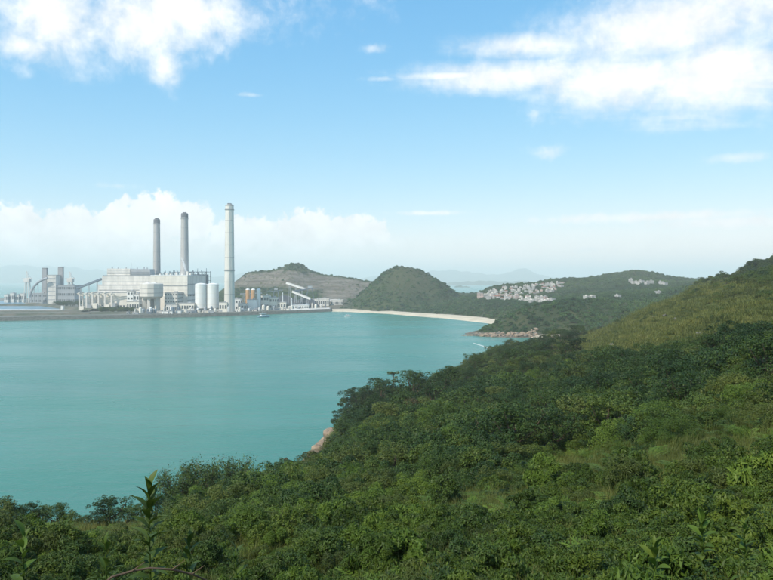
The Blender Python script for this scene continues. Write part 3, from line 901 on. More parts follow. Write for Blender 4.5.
# pair of white tanks
for px, lab in ((201, 'large white cylindrical tank with shallow domed roof, left one of the pair'), (212.8, 'large white cylindrical tank with shallow domed roof, right one of the pair')):
    D = 1318.0 if px < 205 else 1322.0
    x = X(px, D); R = 11.3; zb, zt = GZ + 7, Zp(284.6, D)
    t = empty('storage_tank', (x, D, GZ), lab, 'tank', 'pair of white storage tanks')
    MB().cyl(x, D, zb, zt, R, R, 40).build('shell', M['white'], t)
    MB().lathe(x, D, [(R + 0.3, zt + 0.02), (R + 0.3, zt + 0.6), (R * 0.7, zt + 2.0), (R * 0.3, zt + 2.9), (0.8, zt + 3.2)], 40).build('roof', M['white'], t)
    for zz in np.linspace(zb + 7, zt - 6, 4): MB().lathe(x, D, [(R - 0.1, zz), (R + 0.18, zz), (R + 0.18, zz + 0.35), (R - 0.1, zz + 0.35)], 40).build('stiffener', M['offwhite'], t)
    m = MB()
    for k in range(14):
        a = 2 * math.pi * k / 14; m.box(x + (R - 1) * math.cos(a), D + (R - 1) * math.sin(a), GZ - 0.3, 1.2, 1.2, 7.4)
    m.each('support', M['conc_dark'], t)
    m = MB(); m.lathe(x, D, [(R + 0.8, zb - 1.0), (R + 0.8, zb)], 40); m.build('base_slab', M['conc'], t)
    m = MB(); m.beam((x + R * 0.95, D - R * 0.4, zb), (x + R * 0.95, D - R * 0.4, zt + 2), 0.9); m.build('ladder', M['steel'], t)

# generic small plant building with windows, roof slab and door
def plant_block(name, px0, px1, pyt, d, depth, label, cat='industrial building', wall='offwhite', win=True, roof='conc', group=None, floors=3, extra=None):
    x0, x1 = X(px0, d), X(px1, d); zt = Zp(pyt, d); w = x1 - x0; h = zt - GZ
    t = empty(name, ((x0 + x1) / 2, d, GZ), label, cat, group)
    MB().box((x0 + x1) / 2, d + depth / 2, GZ - 0.3, w, depth, h).build('wall', M[wall], t)
    MB().box((x0 + x1) / 2, d + depth / 2, zt - 0.3, w + 0.8, depth + 0.8, 0.9).build('roof', M[roof], t)
    if win:
        for fl in range(floors):
            m = MB(); n = max(2, int(w / 4.5)); z = GZ + h * (fl + 0.35) / floors
            for i in range(n): m.box(x0 + w * (i + 0.5) / n, d - 0.05, z, w / n * 0.6, 0.5, h / floors * 0.38)
            for i in range(max(2, int(depth / 5))): m.box(x1 + 0.05, d + depth * (i + 0.5) / max(2, int(depth / 5)), z, 0.5, depth / max(2, int(depth / 5)) * 0.55, h / floors * 0.38)
            m.fine('window_row', M['window'], t)
    MB().box(x0 + w * 0.3, d - 0.15, GZ - 0.1, min(3.5, w * 0.2), 0.4, min(4, h * 0.3)).build('door', M['steel'], t)
    m = MB(); m.box(x0 + w * 0.65, d + depth * 0.5, zt + 0.5, w * 0.2, depth * 0.3, min(2.5, h * 0.12)); m.build('roof_unit', M['steel'], t)
    return t
plant_block('control_building', 164.5, 177.5, 292.8, 1345, 40, 'square grey office block between drum silo and cream boiler block', wall='clad_grey', floors=5)
plant_block('stair_tower', 127, 133.2, 291.2, 1350, 14, 'narrow white tower with dark openings left of the drum silo', wall='white', floors=4)
plant_block('annex_building', 133.6, 138.8, 294, 1352, 18, 'small white annex between white stair tower and drum silo', wall='white', floors=2)
plant_block('pump_house', 126.5, 139, 301.5, 1300, 12, 'low white pump house in front of the white stair tower', wall='offwhite', floors=1)
plant_block('switch_house', 178.5, 194, 303.2, 1300, 14, 'low whitish shed left of the tank pair at the waterfront', wall='offwhite', floors=1)
plant_block('gate_house', 166, 177, 304.8, 1290, 10, 'low grey shed in front of the square grey office block', wall='clad_grey', floors=1)
plant_block('pipe_house', 227.5, 240.5, 299, 1345, 16, 'pale low building just right of the nearest tall chimney', wall='white', floors=2)
plant_block('workshop', 219, 227, 302.5, 1300, 12, 'small cream workshop at the foot of the nearest tall chimney', wall='offwhite', floors=1)
plant_block('cream_block', 260.6, 269, 295.4, 1385, 22, 'cream two-storey block right of the orange silos', wall='offwhite', floors=2)
plant_block('cream_annex', 269.4, 277, 297.6, 1390, 20, 'lower cream annex with dark openings beside the cream block', wall='offwhite', floors=2)
plant_block('white_block', 247, 256.4, 299.6, 1352, 14, 'bright white windowless block in front of the orange silos', wall='white', win=False)
plant_block('waterfront_store', 277.5, 286, 302.2, 1395, 12, 'small pale store between cream annex and slender white mast', wall='offwhite', floors=1)
plant_block('long_shed', 292.5, 308.5, 305.2, 1420, 12, 'long low white shed near the right end of the quay', wall='white', floors=1, roof='white')
plant_block('quay_shed', 238, 246.5, 303.6, 1335, 10, 'low grey shed left of the bright white block', wall='clad_grey', floors=1)
plant_block('gable_shed', 316, 329, 298.8, 1545, 20, 'flat pale roofed shed below the quarry cliff, left one', wall='clad_grey', floors=1, roof='conc_light')
plant_block('gable_shed', 331, 343, 300, 1560, 18, 'flat pale roofed shed below the quarry cliff, right one', wall='clad_grey', floors=1, roof='conc_light')

# orange and white silos
for px, mm, lab, c in ((247.8, 'orange', 'orange painted silo with pale conical top, left one', 0), (253.2, 'orange', 'orange painted silo with pale conical top, right one', 1), (258.6, 'white', 'slim white silo standing beside the two orange silos', 2)):
    D = 1372.0; x = X(px, D); R = 4.4; zt = Zp(289.8, D)
    t = empty('silo', (x, D, GZ), lab, 'silo', 'row of three slim silos')
    MB().cyl(x, D, GZ + 6, zt, R, R, 24).build('shell', M[mm], t)
    MB().lathe(x, D, [(R + 0.2, zt + 0.02), (R * 0.9, zt + 1.2), (1.2, zt + 2.4)], 24).build('roof', M['white'], t)
    m = MB()
    for k in range(6):
        a = 2 * math.pi * k / 6; m.box(x + 4 * math.cos(a), D + 4 * math.sin(a), GZ - 0.3, 0.9, 0.9, 6.5)
    m.each('leg', M['steel'], t)
    MB().beam((x + R, D - 1.5, GZ + 6), (x + R, D - 1.5, zt + 1.5), 0.6).build('ladder', M['steel'], t)

# slender masts
for px, pyt, lab in ((282.6, 292.5, 'tall slender white mast right of the cream annex'), (291.6, 297.8, 'shorter slender white mast left of the long white shed'), (226.6, 292.5, 'slender white pipe tower at the foot of the nearest chimney'), (218.2, 283.5, 'slim white vent stack behind the right tank')):
    D = 1400.0 if px > 270 else (1308.0 if px > 222 else 1360.0)
    x = X(px, D); zt = Zp(pyt, D)
    t = empty('mast', (x, D, GZ), lab, 'mast', 'slender white masts')
    MB().cyl(x, D, GZ - 0.2, zt, 1.5, 1.1, 12).build('pole', M['white'], t)
    MB().box(x, D, zt - 4, 4, 4, 0.5).build('platform', M['steel'], t)
    MB().cyl(x, D, GZ - 0.2, GZ + 1.5, 2.4, 2.2, 12).build('footing', M['conc'], t)

# conveyor galleries
def conveyor(a, b, w, label, mm='white', legs=3, name='conveyor_gallery'):
    A = Vector((X(a[0], a[2]), a[2], Zp(a[1], a[2]))); B = Vector((X(b[0], b[2]), b[2], Zp(b[1], b[2])))
    t = empty(name, (A.x, A.y, GZ), label, 'conveyor', 'conveyor galleries')
    MB().beam(A, B, w, w * 0.9).build('gallery', M[mm], t)
    MB().beam(A + Vector((0, 0, w * 0.47)), B + Vector((0, 0, w * 0.47)), w * 1.15, 0.4).build('roof', M['conc_light'] if mm == 'white' else M['steel_blue'], t)
    for k in range(legs):
        q = A.lerp(B, (k + 0.5) / legs); m = MB()
        m.beam((q.x - 2.5, q.y, GZ - 0.3), (q.x - 0.8, q.y, q.z - w * 0.4), 0.9); m.beam((q.x + 2.5, q.y, GZ - 0.3), (q.x + 0.8, q.y, q.z - w * 0.4), 0.9)
        m.beam((q.x - 1.8, q.y, GZ + (q.z - GZ) * 0.45), (q.x + 1.8, q.y, GZ + (q.z - GZ) * 0.45), 0.6)
        m.build('trestle', M['steel'], t)
conveyor((286.5, 283, 1560), (305.5, 289.2, 1540), 4.5, 'white conveyor gallery sloping down over the coal yard, upper one')
conveyor((292.5, 291.6, 1520), (310.5, 299, 1500), 4.5, 'white conveyor gallery sloping down to the coal yard, lower one')
conveyor((101.5, 279.2, 1500), (77, 288.5, 1600), 4.2, 'dark conveyor gallery climbing to the left end of the boiler house', 'steel_blue', 3)
conveyor((240, 293.8, 1390), (262, 293, 1400), 2.6, 'thin level pipe bridge behind the orange silos', 'steel', 3, 'pipe_bridge')
conveyor((305.5, 289.4, 1535), (292.8, 291.4, 1522), 3.0, 'short transfer gallery joining the two white conveyors', 'steel_blue', 1)

# coal heaps and yard frames
def heap(pxc, d, rx, ry, h, label, mm='coal', name='coal_heap'):
    x = X(pxc, d); V = []; Fq = []; n, k = 36, 7
    for j in range(k):
        s = 1 - j / (k - 1)
        for i in range(n):
            a = 2 * math.pi * i / n; w = 1 + 0.10 * math.sin(3 * a + pxc) + 0.06 * math.sin(7 * a)
            V.append((rx * s * w * math.cos(a), ry * s * w * math.sin(a), h * (1 - s ** 1.3) - (0.6 if j == 0 else 0)))
    for j in range(k - 1):
        for i in range(n):
            q = (i + 1) % n; Fq.append((j * n + i, j * n + q, (j + 1) * n + q, (j + 1) * n + i))
    o = link(name, mesh_np(name, V, Fq, M[mm], True), loc=(x, d, GZ)); return tag(o, label, 'heap', 'coal heaps')
heap(284, 1590, 48, 42, 27, 'dark coal heap under the upper white conveyor')
heap(306, 1560, 40, 40, 24, 'dark coal heap at the right end of the coal yard')
heap(266, 1600, 42, 40, 23, 'dark coal heap behind the cream block')
heap(298, 1490, 30, 26, 12, 'low dark coal heap behind the long white shed')
def portal(pxc, pyt, d, w, label):
    x = X(pxc, d); zt = Zp(pyt, d)
    t = empty('stacker_frame', (x, d, GZ), label, 'machine', 'coal yard machines')
    m = MB()
    for s in (-1, 1): m.beam((x + s * w, d, GZ - 0.3), (x + s * w * 0.35, d, zt), 1.3)
    m.each('leg', M['steel_blue'], t)
    MB().beam((x - w * 2.2, d, zt - 6), (x + w * 1.6, d, zt - 1), 1.6).build('boom', M['steel_blue'], t)
    MB().beam((x, d, zt + 5), (x - w * 2.1, d, zt - 5.2), 0.6).build('stay', M['steel_blue'], t)
    MB().box(x, d, zt - 1, w * 0.8, 4, 4.5).build('cabin', M['steel'], t)
portal(310, 287.5, 1530, 12, 'dark lattice stacker at the right end of the coal yard')
portal(276, 289.5, 1530, 10, 'dark stacker machine over the middle of the coal yard')

# pipe rack left of the long house, each portal its own
for k, px in enumerate((79.5, 86.5, 92.5, 98.5, 105, 111.5)):
    D = 1360.0 + k * 2; x = X(px, D); zt = Zp(291.8 + (k % 2) * 0.7, D)
    t = empty('portal_frame', (x, D, GZ), 'white concrete portal frame in the rack at the boiler house left end', 'frame', 'pipe rack portals')
    m = MB()
    for yy in (D, D + 14): m.box(x, yy, GZ - 0.3, 2.6, 2.6, zt - GZ)
    m.each('post', M['conc_light'], t)
    MB().box(x, D + 7, zt - 2.5, 3.0, 19, 2.4).build('crosshead', M['conc_light'], t)
    MB().box(x + 5.8, D + 2, GZ - 0.2, 7.5, 10, 9 + 3 * (k % 3)).build('equipment', M['clad_dark'] if k % 2 else M['offwhite'], t)
t = empty('pipe_rack_beam', (X(95, 1366), 1366, GZ), 'long horizontal pipe run carried by the white portal frames', 'pipes')
for k in range(3):
    z = Zp(293, 1366) - 1 - k * 2.2
    MB().beam((X(77, 1362), 1362 + k * 4, z), (X(126, 1374), 1374 + k * 4, z), 1.3).build('pipe', M['offwhite'], t)

# left group: gas turbine units
D = 1750.0
for px, pyt, w, lab in ((45, 268.2, 5.6, 'shorter grey square exhaust stack partly behind the tall pale block'), (61, 267.2, 5.6, 'grey square exhaust stack rising from the low turbine hall')):
    x = X(px, D + 30); zt = Zp(pyt, D + 30)
    t = empty('exhaust_stack', (x, D + 30, GZ), lab, 'stack', 'square exhaust stacks')
    MB().box(x, D + 30, GZ - 0.3, w * 2, 9, zt - GZ).build('shaft', M['conc_dark'], t)
    MB().box(x, D + 30, zt - 0.4, w * 2 + 0.9, 9.9, 1.4).build('cap', M['cap'], t)
    for s in (-1, 1): MB().box(x + s * (w + 0.1), D + 25.6, GZ, 0.9, 0.8, zt - GZ - 2).build('corner_rib', M['conc'], t)
    MB().box(x, D + 25.3, GZ + 40, w * 2 + 2.5, 1.6, 0.8).build('platform', M['steel'], t)
t = empty('turbine_block', (X(51.5, D), D, GZ), 'tall pale rectangular block in front of the shorter square stack', 'industrial building')
m = MB(); x0, x1, zt = pxbox(m, 47, 55.8, 275.2, D, 26); m.build('wall', M['clad_grey'], t)
MB().box((x0 + x1) / 2, D + 13, zt - 0.2, x1 - x0 + 0.8, 26.8, 1.2).build('parapet', M['conc'], t)
for k in range(6): MB().box((x0 + x1) / 2, D - 0.1, GZ + 10 + k * 11, (x1 - x0) * 0.9, 0.5, 1.6).build('window_row', M['clad_dark'], t)
plant_block('turbine_hall', 56.2, 74.5, 285.4, D + 4, 40, 'low grey turbine hall between the square stacks and trees', wall='clad_dark', floors=3)
plant_block('turbine_annex', 30, 46.5, 293.2, D + 14, 20, 'low grey annex under the curved coal boom', wall='clad_dark', floors=2)

def crane(px, pyt, d, label):
    x = X(px, d); zt = Zp(pyt, d); zm = Zp(281, d)
    t = empty('ship_unloader', (x, d, GZ), label, 'crane', 'ship unloader cranes')
    m = MB()
    for sx in (-1, 1):
        for sy in (-1, 1): m.beam((x + sx * 7, d + sy * 7, GZ - 0.3), (x + sx * 4, d + sy * 4, zm), 1.6)
    m.each('leg', M['clad_grey'], t)
    MB().box(x, d, zm - 3, 15, 12, 9).build('machine_house', M['clad_grey'], t)
    m = MB()
    for s in (-1, 1): m.beam((x + s * 3.2, d, zm + 5), (x + s * 0.6 - 3, d, zt), 1.2)
    for k in range(5):
        z = zm + 6 + (zt - zm - 8) * k / 5; m.beam((x - 3.4, d, z), (x + 2.4, d, z + 4), 0.7)
    m.build('mast', M['clad_grey'], t)
    MB().beam((x - 3, d, zt - 2), (x + 13, d, zm + 4), 0.5).build('stay', M['steel'], t)
    MB().beam((x - 16, d, zm + 6), (x + 12, d, zm + 8), 1.8).build('boom', M['clad_grey'], t)
crane(27.5, 271, 1830, 'pale ship unloader crane left of the curved boom')
crane(70.5, 271.5, 1830, 'pale ship unloader crane right of the square exhaust stacks')
t = empty('curved_conveyor', (X(31, 1735), 1735, GZ), 'dark curved coal conveyor arching up to the tall pale block', 'conveyor')
pts = [(29.5, 297), (31, 291.5), (34, 286.5), (38, 282.5), (42, 280), (47.5, 278)]
MB().tube([(X(a, 1740), 1740, Zp(b, 1740)) for a, b in pts], 3.0, 8).build('gallery', M['clad_dark'], t)
for a, b in pts[1:5]: MB().box(X(a, 1740), 1740, GZ - 0.3, 1.6, 1.6, Zp(b, 1740) - GZ).build('trestle', M['steel'], t)
for k, (px, py) in enumerate(((4, 294.5), (10, 293), (15, 294.8), (20, 293.5))):
    plant_block('jetty_shed', px, px + 3.6, py, 1850 + k * 6, 14, 'small grey shed in the row at the far left jetty', wall='clad_grey', floors=1, group='far jetty sheds')

# ash lagoons and bunds at the left
def lagoon(pts, label):
    me = bpy.data.meshes.new('lagoon')
    me.from_pydata([(X(p, d), d, GZ + 0.05) for p, d in pts], [], [tuple(range(len(pts)))])
    me.materials.append(M['pond']); me.update()
    tag(link('lagoon', me), label, kind='structure')
lagoon([(-70, 1590), (-70, 1392), (58, 1392), (60, 1450), (48, 1590)], 'dark blue settling lagoon behind the white bund at left')
lagoon([(-70, 1960), (-70, 1665), (38, 1665), (27, 1720), (20, 1960)], 'pale blue settling lagoon farther back at the left edge')
def bund(pts, w, h, label, mm, name='bund', cat='embankment'):
    V = []; Fq = []; P_ = [Vector((X(p, d), d, GZ)) for p, d in pts]
    for i, p in enumerate(P_):
        t = (P_[min(i + 1, len(P_) - 1)] - P_[max(i - 1, 0)]).normalized(); n = Vector((-t.y, t.x, 0))
        for s, z in ((-1, -0.4), (-0.35, h), (0.35, h), (1, -0.4)): V.append(tuple(p + n * (s * w) + Vector((0, 0, z))))
    for i in range(len(P_) - 1):
        for k in range(3): a = i * 4 + k; Fq.append((a, a + 4, a + 5, a + 1))
    tag(link(name, mesh_np(name, V, Fq, mm)), label, cat)
bund([(-60, 1374), (0, 1374), (40, 1374), (61, 1374)], 2.6, 1.6, 'low white edged bund in front of the dark lagoon', M['conc_light'])
bund([(-60, 1628), (10, 1628), (38, 1625), (48, 1608)], 18, 4.0, 'brown earth bund between the two blue lagoons', M['bund'])
bund([(30, 1690), (47, 1600), (64, 1470), (82, 1390), (95, 1330)], 14, 5.0, 'brown earth bund running diagonally back from the sea wall', M['bund'])
bund([(70, 1226), (100, 1234), (122, 1246), (140, 1258)], 18, 3.0, 'brown scrubby earth bank behind the sea wall', M['bund'])
bund([(-60, 1148), (10, 1176), (62, 1202), (90, 1218)], 12, 3.0, 'low brown rubble bank right behind the sea wall at left', M['bund'])
bund([(-60, 1290), (10, 1300), (60, 1310), (85, 1300)], 20, 2.6, 'low scrubby brown bank between white bund and sea wall', M['bund'])
t = empty('lagoon_hut', (X(62.5, 1366), 1366, GZ), 'small white hut at the end of the white bund', 'hut')
MB().box(X(62.5, 1366), 1366, GZ - 0.3, 4.6, 5, 10).build('wall', M['white'], t)
MB().box(X(62.5, 1366), 1366, GZ + 9.6, 5.4, 5.8, 0.7).build('roof', M['conc'], t)
MB().box(X(62.5, 1366) + 0.4, 1363.3, GZ - 0.2, 1.4, 0.5, 2.6).build('door', M['steel'], t)
# small machinery clutter along the waterfront, each its own thing
cl = random.Random(12)
kinds = [('white', 'white'), ('offwhite', 'cream'), ('clad_grey', 'grey'), ('clad_dark', 'dark grey'), ('steel_blue', 'slate blue')]
for i in range(95):
    px = cl.uniform(122, 326); base = np.interp(px, [120, 160, 200, 240, 280, 330], [1180, 1207, 1231, 1283, 1340, 1440])
    d = base + cl.uniform(18, 60); x = X(px, d); mm, cn = cl.choice(kinds)
    if cl.random() < 0.5:
        t = empty('container_stack', (x, d, GZ), cn + ' low plant cabin among the clutter along the waterfront', 'cabin', 'waterfront clutter, ' + cn)
        w, l, h = cl.uniform(4, 12), cl.uniform(3, 7), cl.uniform(2.6, 6)
        MB().box(x, d, GZ - 0.2, w, l, h).build('body', M[mm], t)
        MB().box(x, d, GZ + h - 0.3, w + 0.5, l + 0.5, 0.5).build('roof', M['conc'], t)
        MB().box(x - w * 0.2, d - l / 2 - 0.05, GZ, 1.2, 0.3, 2.1).build('door', M['window'], t)
    else:
        t = empty('process_vessel', (x, d, GZ), cn + ' upright process vessel among the clutter along the waterfront', 'vessel', 'waterfront vessels, ' + cn)
        r, h = cl.uniform(1.2, 3.2), cl.uniform(4, 11)
        MB().lathe(x, d, [(r, GZ + 1.2), (r, GZ + h), (r * 0.7, GZ + h + r * 0.5), (0.3, GZ + h + r * 0.7)], 14).build('shell', M[mm], t)
        m = MB()
        for k in range(4): m.box(x + r * 0.7 * (1 if k % 2 else -1), d + r * 0.7 * (1 if k > 1 else -1), GZ - 0.2, 0.5, 0.5, 1.8)
        m.each('leg', M['steel'], t)
        MB().cyl(x + r * 0.5, d, GZ + h, GZ + h + cl.uniform(2, 5), 0.3, 0.3, 8).build('vent_pipe', M['steel'], t)

# quarry cliff face panels are in the terrain; retaining wall at its foot
bund([(312, 1640), (322, 1625), (338, 1610)], 8, 16, 'grey retaining wall at the foot of the quarry', M['conc'], 'retaining_wall', 'wall')
bund([(286, 1370), (310, 1409), (329, 1448)], 3.2, 2.2, 'white edged low parapet along the right end of the quay', M['conc_light'], 'quay_parapet', 'parapet')

# white steam drifting at the foot of the middle chimney
def steam():
    m = bpy.data.materials.new('steam'); m.use_nodes = True; nt = m.node_tree
    nt.nodes.remove(nt.nodes['Principled BSDF'])
    pv = nt.nodes.new('ShaderNodeVolumePrincipled'); pv.inputs['Color'].default_value = (1, 1, 1, 1)
    pv.inputs['Density'].default_value = 0.16; pv.inputs['Anisotropy'].default_value = 0.2
    nt.links.new(pv.outputs[0], nt.nodes['Material Output'].inputs['Volume'])
    D = 1478.0
    path = [(186.4, 272.4, 1.6), (185.6, 269.5, 2.2), (184.4, 266.4, 2.9), (183.8, 263.2, 2.4), (182.4, 260, 2.0), (181.4, 256.8, 1.3)]
    pts = [Vector((X(a, D), D, Zp(b, D))) for a, b, r in path]
    V = []; Fq = []; n = 12; rr = random.Random(2); K = 30
    for k in range(K):
        q = k / (K - 1) * (len(pts) - 1); i = min(int(q), len(pts) - 2); u = q - i
        c = pts[i].lerp(pts[i + 1], u); r = (path[i][2] * (1 - u) + path[i + 1][2] * u) * (1.0 + 0.35 * math.sin(k * 1.9)) * (0.15 if k in (0, K - 1) else 1)
        for a in range(n):
            w = 1 + 0.25 * rr.uniform(-1, 1)
            V.append((c.x + r * w * math.cos(a * 2 * math.pi / n), c.y + r * w * math.sin(a * 2 * math.pi / n), c.z))
    for k in range(K - 1):
        for a in range(n):
            b = (a + 1) % n; Fq.append((k * n + a, k * n + b, (k + 1) * n + b, (k + 1) * n + a))
    V.append(tuple(pts[0])); V.append(tuple(pts[-1]))
    me = bpy.data.meshes.new('steam_plume')
    me.from_pydata(V, [], Fq + [(len(V) - 2, (a + 1) % n, a) for a in range(n)] + [(len(V) - 1, (K - 1) * n + a, (K - 1) * n + (a + 1) % n) for a in range(n)])
    me.materials.append(m); me.update()
    tag(link('steam_plume', me), 'thin white wisp of steam in front of the middle chimney', 'steam')
steam()

# ------------------------------------------------------------------ boats, boom, rocks
def boat(px, py, label, s=1.0, rz=0.0, hull='hull', name='boat'):
    d = H * F / (py - HY); x = X(px, d)
    t = empty(name, (x, d, 0), label, 'boat')
    L, B = 13 * s, 4.2 * s; V = []; Fq = []
    st = [(-0.5, 0.82), (-0.25, 1.0), (0.1, 1.0), (0.35, 0.7), (0.5, 0.06)]
    c, q = math.cos(rz), math.sin(rz)
    for u, w in st:
        sh = 0.35 * s * max(0, u) * 2
        for yy, zz in ((-w, 1.5 * s + sh), (-w * 0.75, -0.4), (w * 0.75, -0.4), (w, 1.5 * s + sh)):
            lx, ly = u * L, yy * B / 2; V.append((lx * c - ly * q, lx * q + ly * c, zz))
    for i in range(len(st) - 1):
        for k in range(3): a = i * 4 + k; Fq.append((a, a + 4, a + 5, a + 1))
        a = i * 4; Fq.append((a + 3, a + 7, a + 4, a))
    Fq.append((0, 1, 2, 3)); Fq.append((19, 18, 17, 16))
    link('hull', mesh_np('hull', V, Fq, M[hull]), t)
    MB().box(x - 1.0 * s * c, d - 1.0 * s * q, 1.3 * s, 5.2 * s, 3.0 * s, 2.3 * s, rz).build('cabin', M['white'], t)
    MB().box(x - 1.0 * s * c, d - 1.0 * s * q, 2.5 * s, 5.3 * s, 3.1 * s, 0.6 * s, rz).build('window', M['window'], t)
    MB().box(x - 1.2 * s * c, d - 1.2 * s * q, 3.6 * s, 6.4 * s, 3.5 * s, 0.2 * s, rz).build('roof', M['hull'], t)
    MB().cyl(x - 2 * s * c, d - 2 * s * q, 3.6 * s, 7.5 * s, 0.12 * s, 0.06 * s, 6).build('mast', M['steel'], t)
boat(348, 316.6, 'small white cabin boat at anchor off the beach', 1.0, 0.25)
boat(264, 317.2, 'blue grey barge moored against the sea wall', 1.9, 0.75, 'bluehull', 'barge')
# floating line of buoys
bp_ = [(474, 343.5), (480, 345.3), (486, 347.2), (492, 349.5), (497, 351.5)]
t = empty('float_line', (X(485, 700), 700, 0), 'thin white floating line on the water off the headland', 'float line')
pl = []
for a, b in bp_:
    d = H * F / (b - HY); pl.append((X(a, d), d, 0.12))
MB().tube(pl, 0.12, 6).build('line', M['white'], t)
for k in range(26):
    q = k / 25 * (len(pl) - 1); i = min(int(q), len(pl) - 2); u = q - i
    p = Vector(pl[i]).lerp(Vector(pl[i + 1]), u)
    MB().lathe(p.x, p.y, [(0.15, -0.3), (0.55, 0.0), (0.5, 0.35), (0.12, 0.6)], 8).build('buoy', M['hull'], t)

def rock_mesh(seed, mm):
    import bmesh
    bm = bmesh.new(); bmesh.ops.create_icosphere(bm, subdivisions=3, radius=1.0)
    rr = random.Random(seed)
    planes = [(Vector((rr.gauss(0, 1), rr.gauss(0, 1), rr.gauss(0, 0.8))).normalized(), rr.uniform(0.55, 0.9)) for _ in range(11)]
    for v in bm.verts:
        p = v.co.copy()
        for n, k in planes:
            e = p.dot(n) - k
            if e > 0: p -= n * e * 0.85
        p *= 1 + rr.uniform(-0.03, 0.03)
        v.co = p
    me = bpy.data.meshes.new('boulder'); bm.to_mesh(me); bm.free(); me.materials.append(mm)
    return me
ROCK = [rock_mesh(i, M['rock'] if i < 3 else M['rock_grey']) for i in range(6)]
def boulder(x, y, z, s, label, group, kind=None):
    o = link('boulder', ROCK[RND.randrange(0, 3) if kind == 'tan' else RND.randrange(3, 6) if kind == 'grey' else RND.randrange(6)], loc=(x, y, z))
    o.rotation_euler = (RND.uniform(-0.4, 0.4), RND.uniform(-0.4, 0.4), RND.uniform(0, 6.28))
    o.scale = (s * RND.uniform(0.8, 1.5), s * RND.uniform(0.8, 1.3), s * RND.uniform(0.55, 0.95))
    return tag(o, label, 'rock', group)
rk = random.Random(5)
for i in range(150):      # headland shore
    t_ = rk.random(); px = 462 + 75 * t_ ** 0.9
    d = np.interp(px, [462, 474, 490, 515, 540], [818, 822, 800, 798, 796]) + rk.uniform(-4, 22) * (0.3 + t_)
    z = max(-0.5, float(island_z([[X(px, d), d]])[0]))
    boulder(X(px, d), d, z + 0.2, rk.uniform(0.9, 3.4) * (0.7 if px < 478 else 1), 'tan granite boulder in the rocks along the headland shore', 'headland shore rocks', 'tan' if rk.random() < 0.75 else 'grey')
for i in range(10):      # awash rocks off the tip
    px = rk.uniform(468, 486); d = rk.uniform(850, 900)
    boulder(X(px, d), d, -0.2, rk.uniform(0.7, 1.5), 'dark rock awash off the headland tip', 'awash rocks', 'grey')
# near shore rocks
for px, d, s, lab in ((331, 285, 5.2, 'big tan shore rock with flat top, topmost of the near shore rocks'), (327, 283, 2.6, 'tan rock at the water edge under the big flat-topped rock'), (322, 272, 3.0, 'pale shore rock between the flat-topped rock and the lower rocks'),
                      (317, 265, 2.6, 'pale rounded shore rock halfway down the near rocks'), (312, 258, 2.4, 'pale shore rock near the lower end of the near rocks'), (308, 250, 2.0, 'grey shore rock lowest of the near rocks'), (336, 280, 2.6, 'tan rock half hidden in scrub beside the flat-topped rock'), (334, 262, 1.6, 'small pale rock alone in the scrub above the shore')):
    x = X(px, d); z = float(near_z([[x, d]])[0]); boulder(x, d, max(z, 0) + s * 0.25, s, lab, 'near shore rocks', 'tan')
# outcrops on the grassy slope
for px, py, s in ((642, 297, 1.6), (647, 299, 1.1), (655, 291, 1.8), (662, 288, 2.0), (668, 291, 1.4), (674, 287, 1.8), (630, 303, 1.2), (676, 320, 1.5), (665, 315, 1.1), (652, 318, 1.4), (620, 322, 1.2), (712, 296, 1.3), (700, 335, 1.2), (612, 345, 1.0), (728, 284, 1.6)):
    d = np.arange(60, 640, 2.0); Q = np.column_stack([X(px, d), d]); zz = near_z(Q) + 0.5
    k = np.nonzero(zz >= H - (py - HY) / F * d)[0]
    if len(k) == 0: continue
    q = Q[k[0]]; boulder(q[0], q[1], float(near_z(q[None])[0]) + 0.5, s * 0.85, 'weathered grey boulder poking out of the grassy slope at right', 'hillside outcrops', 'grey')
# dark islet out in the strait
d = 6200.0; V = []; Fq = []; n = 40
for i in range(n + 1):
    t_ = i / n; hgt = 20 * math.sin(math.pi * t_) ** 0.5 * (0.8 + 0.3 * math.sin(7 * t_) + 0.2 * math.sin(19 * t_)) if 0 < i < n else 0
    for s, k in ((-1, -2), (-0.5, 0.7), (0, 1), (0.6, 0.6), (1, -2)):
        V.append((X(454, d) + t_ * 150, d + s * 40 * math.sin(math.pi * min(max(t_, 0.02), 0.98)) ** 0.5, hgt * k if k > 0 else -3))
for i in range(n):
    for k in range(4): a = i * 5 + k; Fq.append((a, a + 5, a + 6, a + 1))
tag(link('islet', mesh_np('islet', V, Fq, M['far'], True)), 'low dark islet far out in the strait left of the village', kind='structure')

# ------------------------------------------------------------------ village
def house_mesh(seed, wall, roofm, pitched, floors):
    r = random.Random(seed); w, l, h = r.uniform(8.5, 11), r.uniform(8.5, 12), 3.1 * floors
    m = MB(); m.cur = 0; m.box(0, 0, -3, w, l, h + 3)
    m.cur = 1
    if pitched:
        b = len(m.v)
        for yy in (-l / 2 - 0.5, l / 2 + 0.5):
            for xx, zz in ((-w / 2 - 0.5, h - 0.1), (w / 2 + 0.5, h - 0.1), (0, h + 2.6)): m.v.append((xx, yy, zz))
        for f in ((0, 1, 2), (5, 4, 3), (0, 3, 4, 1), (1, 4, 5, 2), (2, 5, 3, 0)): m.f.append(tuple(b + i for i in f)); m.m.append(1)
    else:
        m.box(0, 0, h - 0.1, w + 0.5, l + 0.5, 0.9)
        m.box(w * 0.2, l * 0.15, h + 0.7, 3, 3.2, 2.3)
    m.cur = 2
    for fl in range(floors):
        z = fl * 3.1 + 1.0
        for s in (-1, 1):
            for k in range(3):
                u = (k - 1) * 0.3
                m.box(u * w, s * l / 2, z, 1.5, 0.25, 1.3); m.box(s * w / 2, u * l, z, 0.25, 1.5, 1.3)
        m.cur = 0
        if fl: m.box(0, -l / 2 - 0.6, z - 1.1, w * 0.9, 1.2, 1.0)
        m.cur = 2
    return m.mesh('house', [wall, roofm, M['window']])
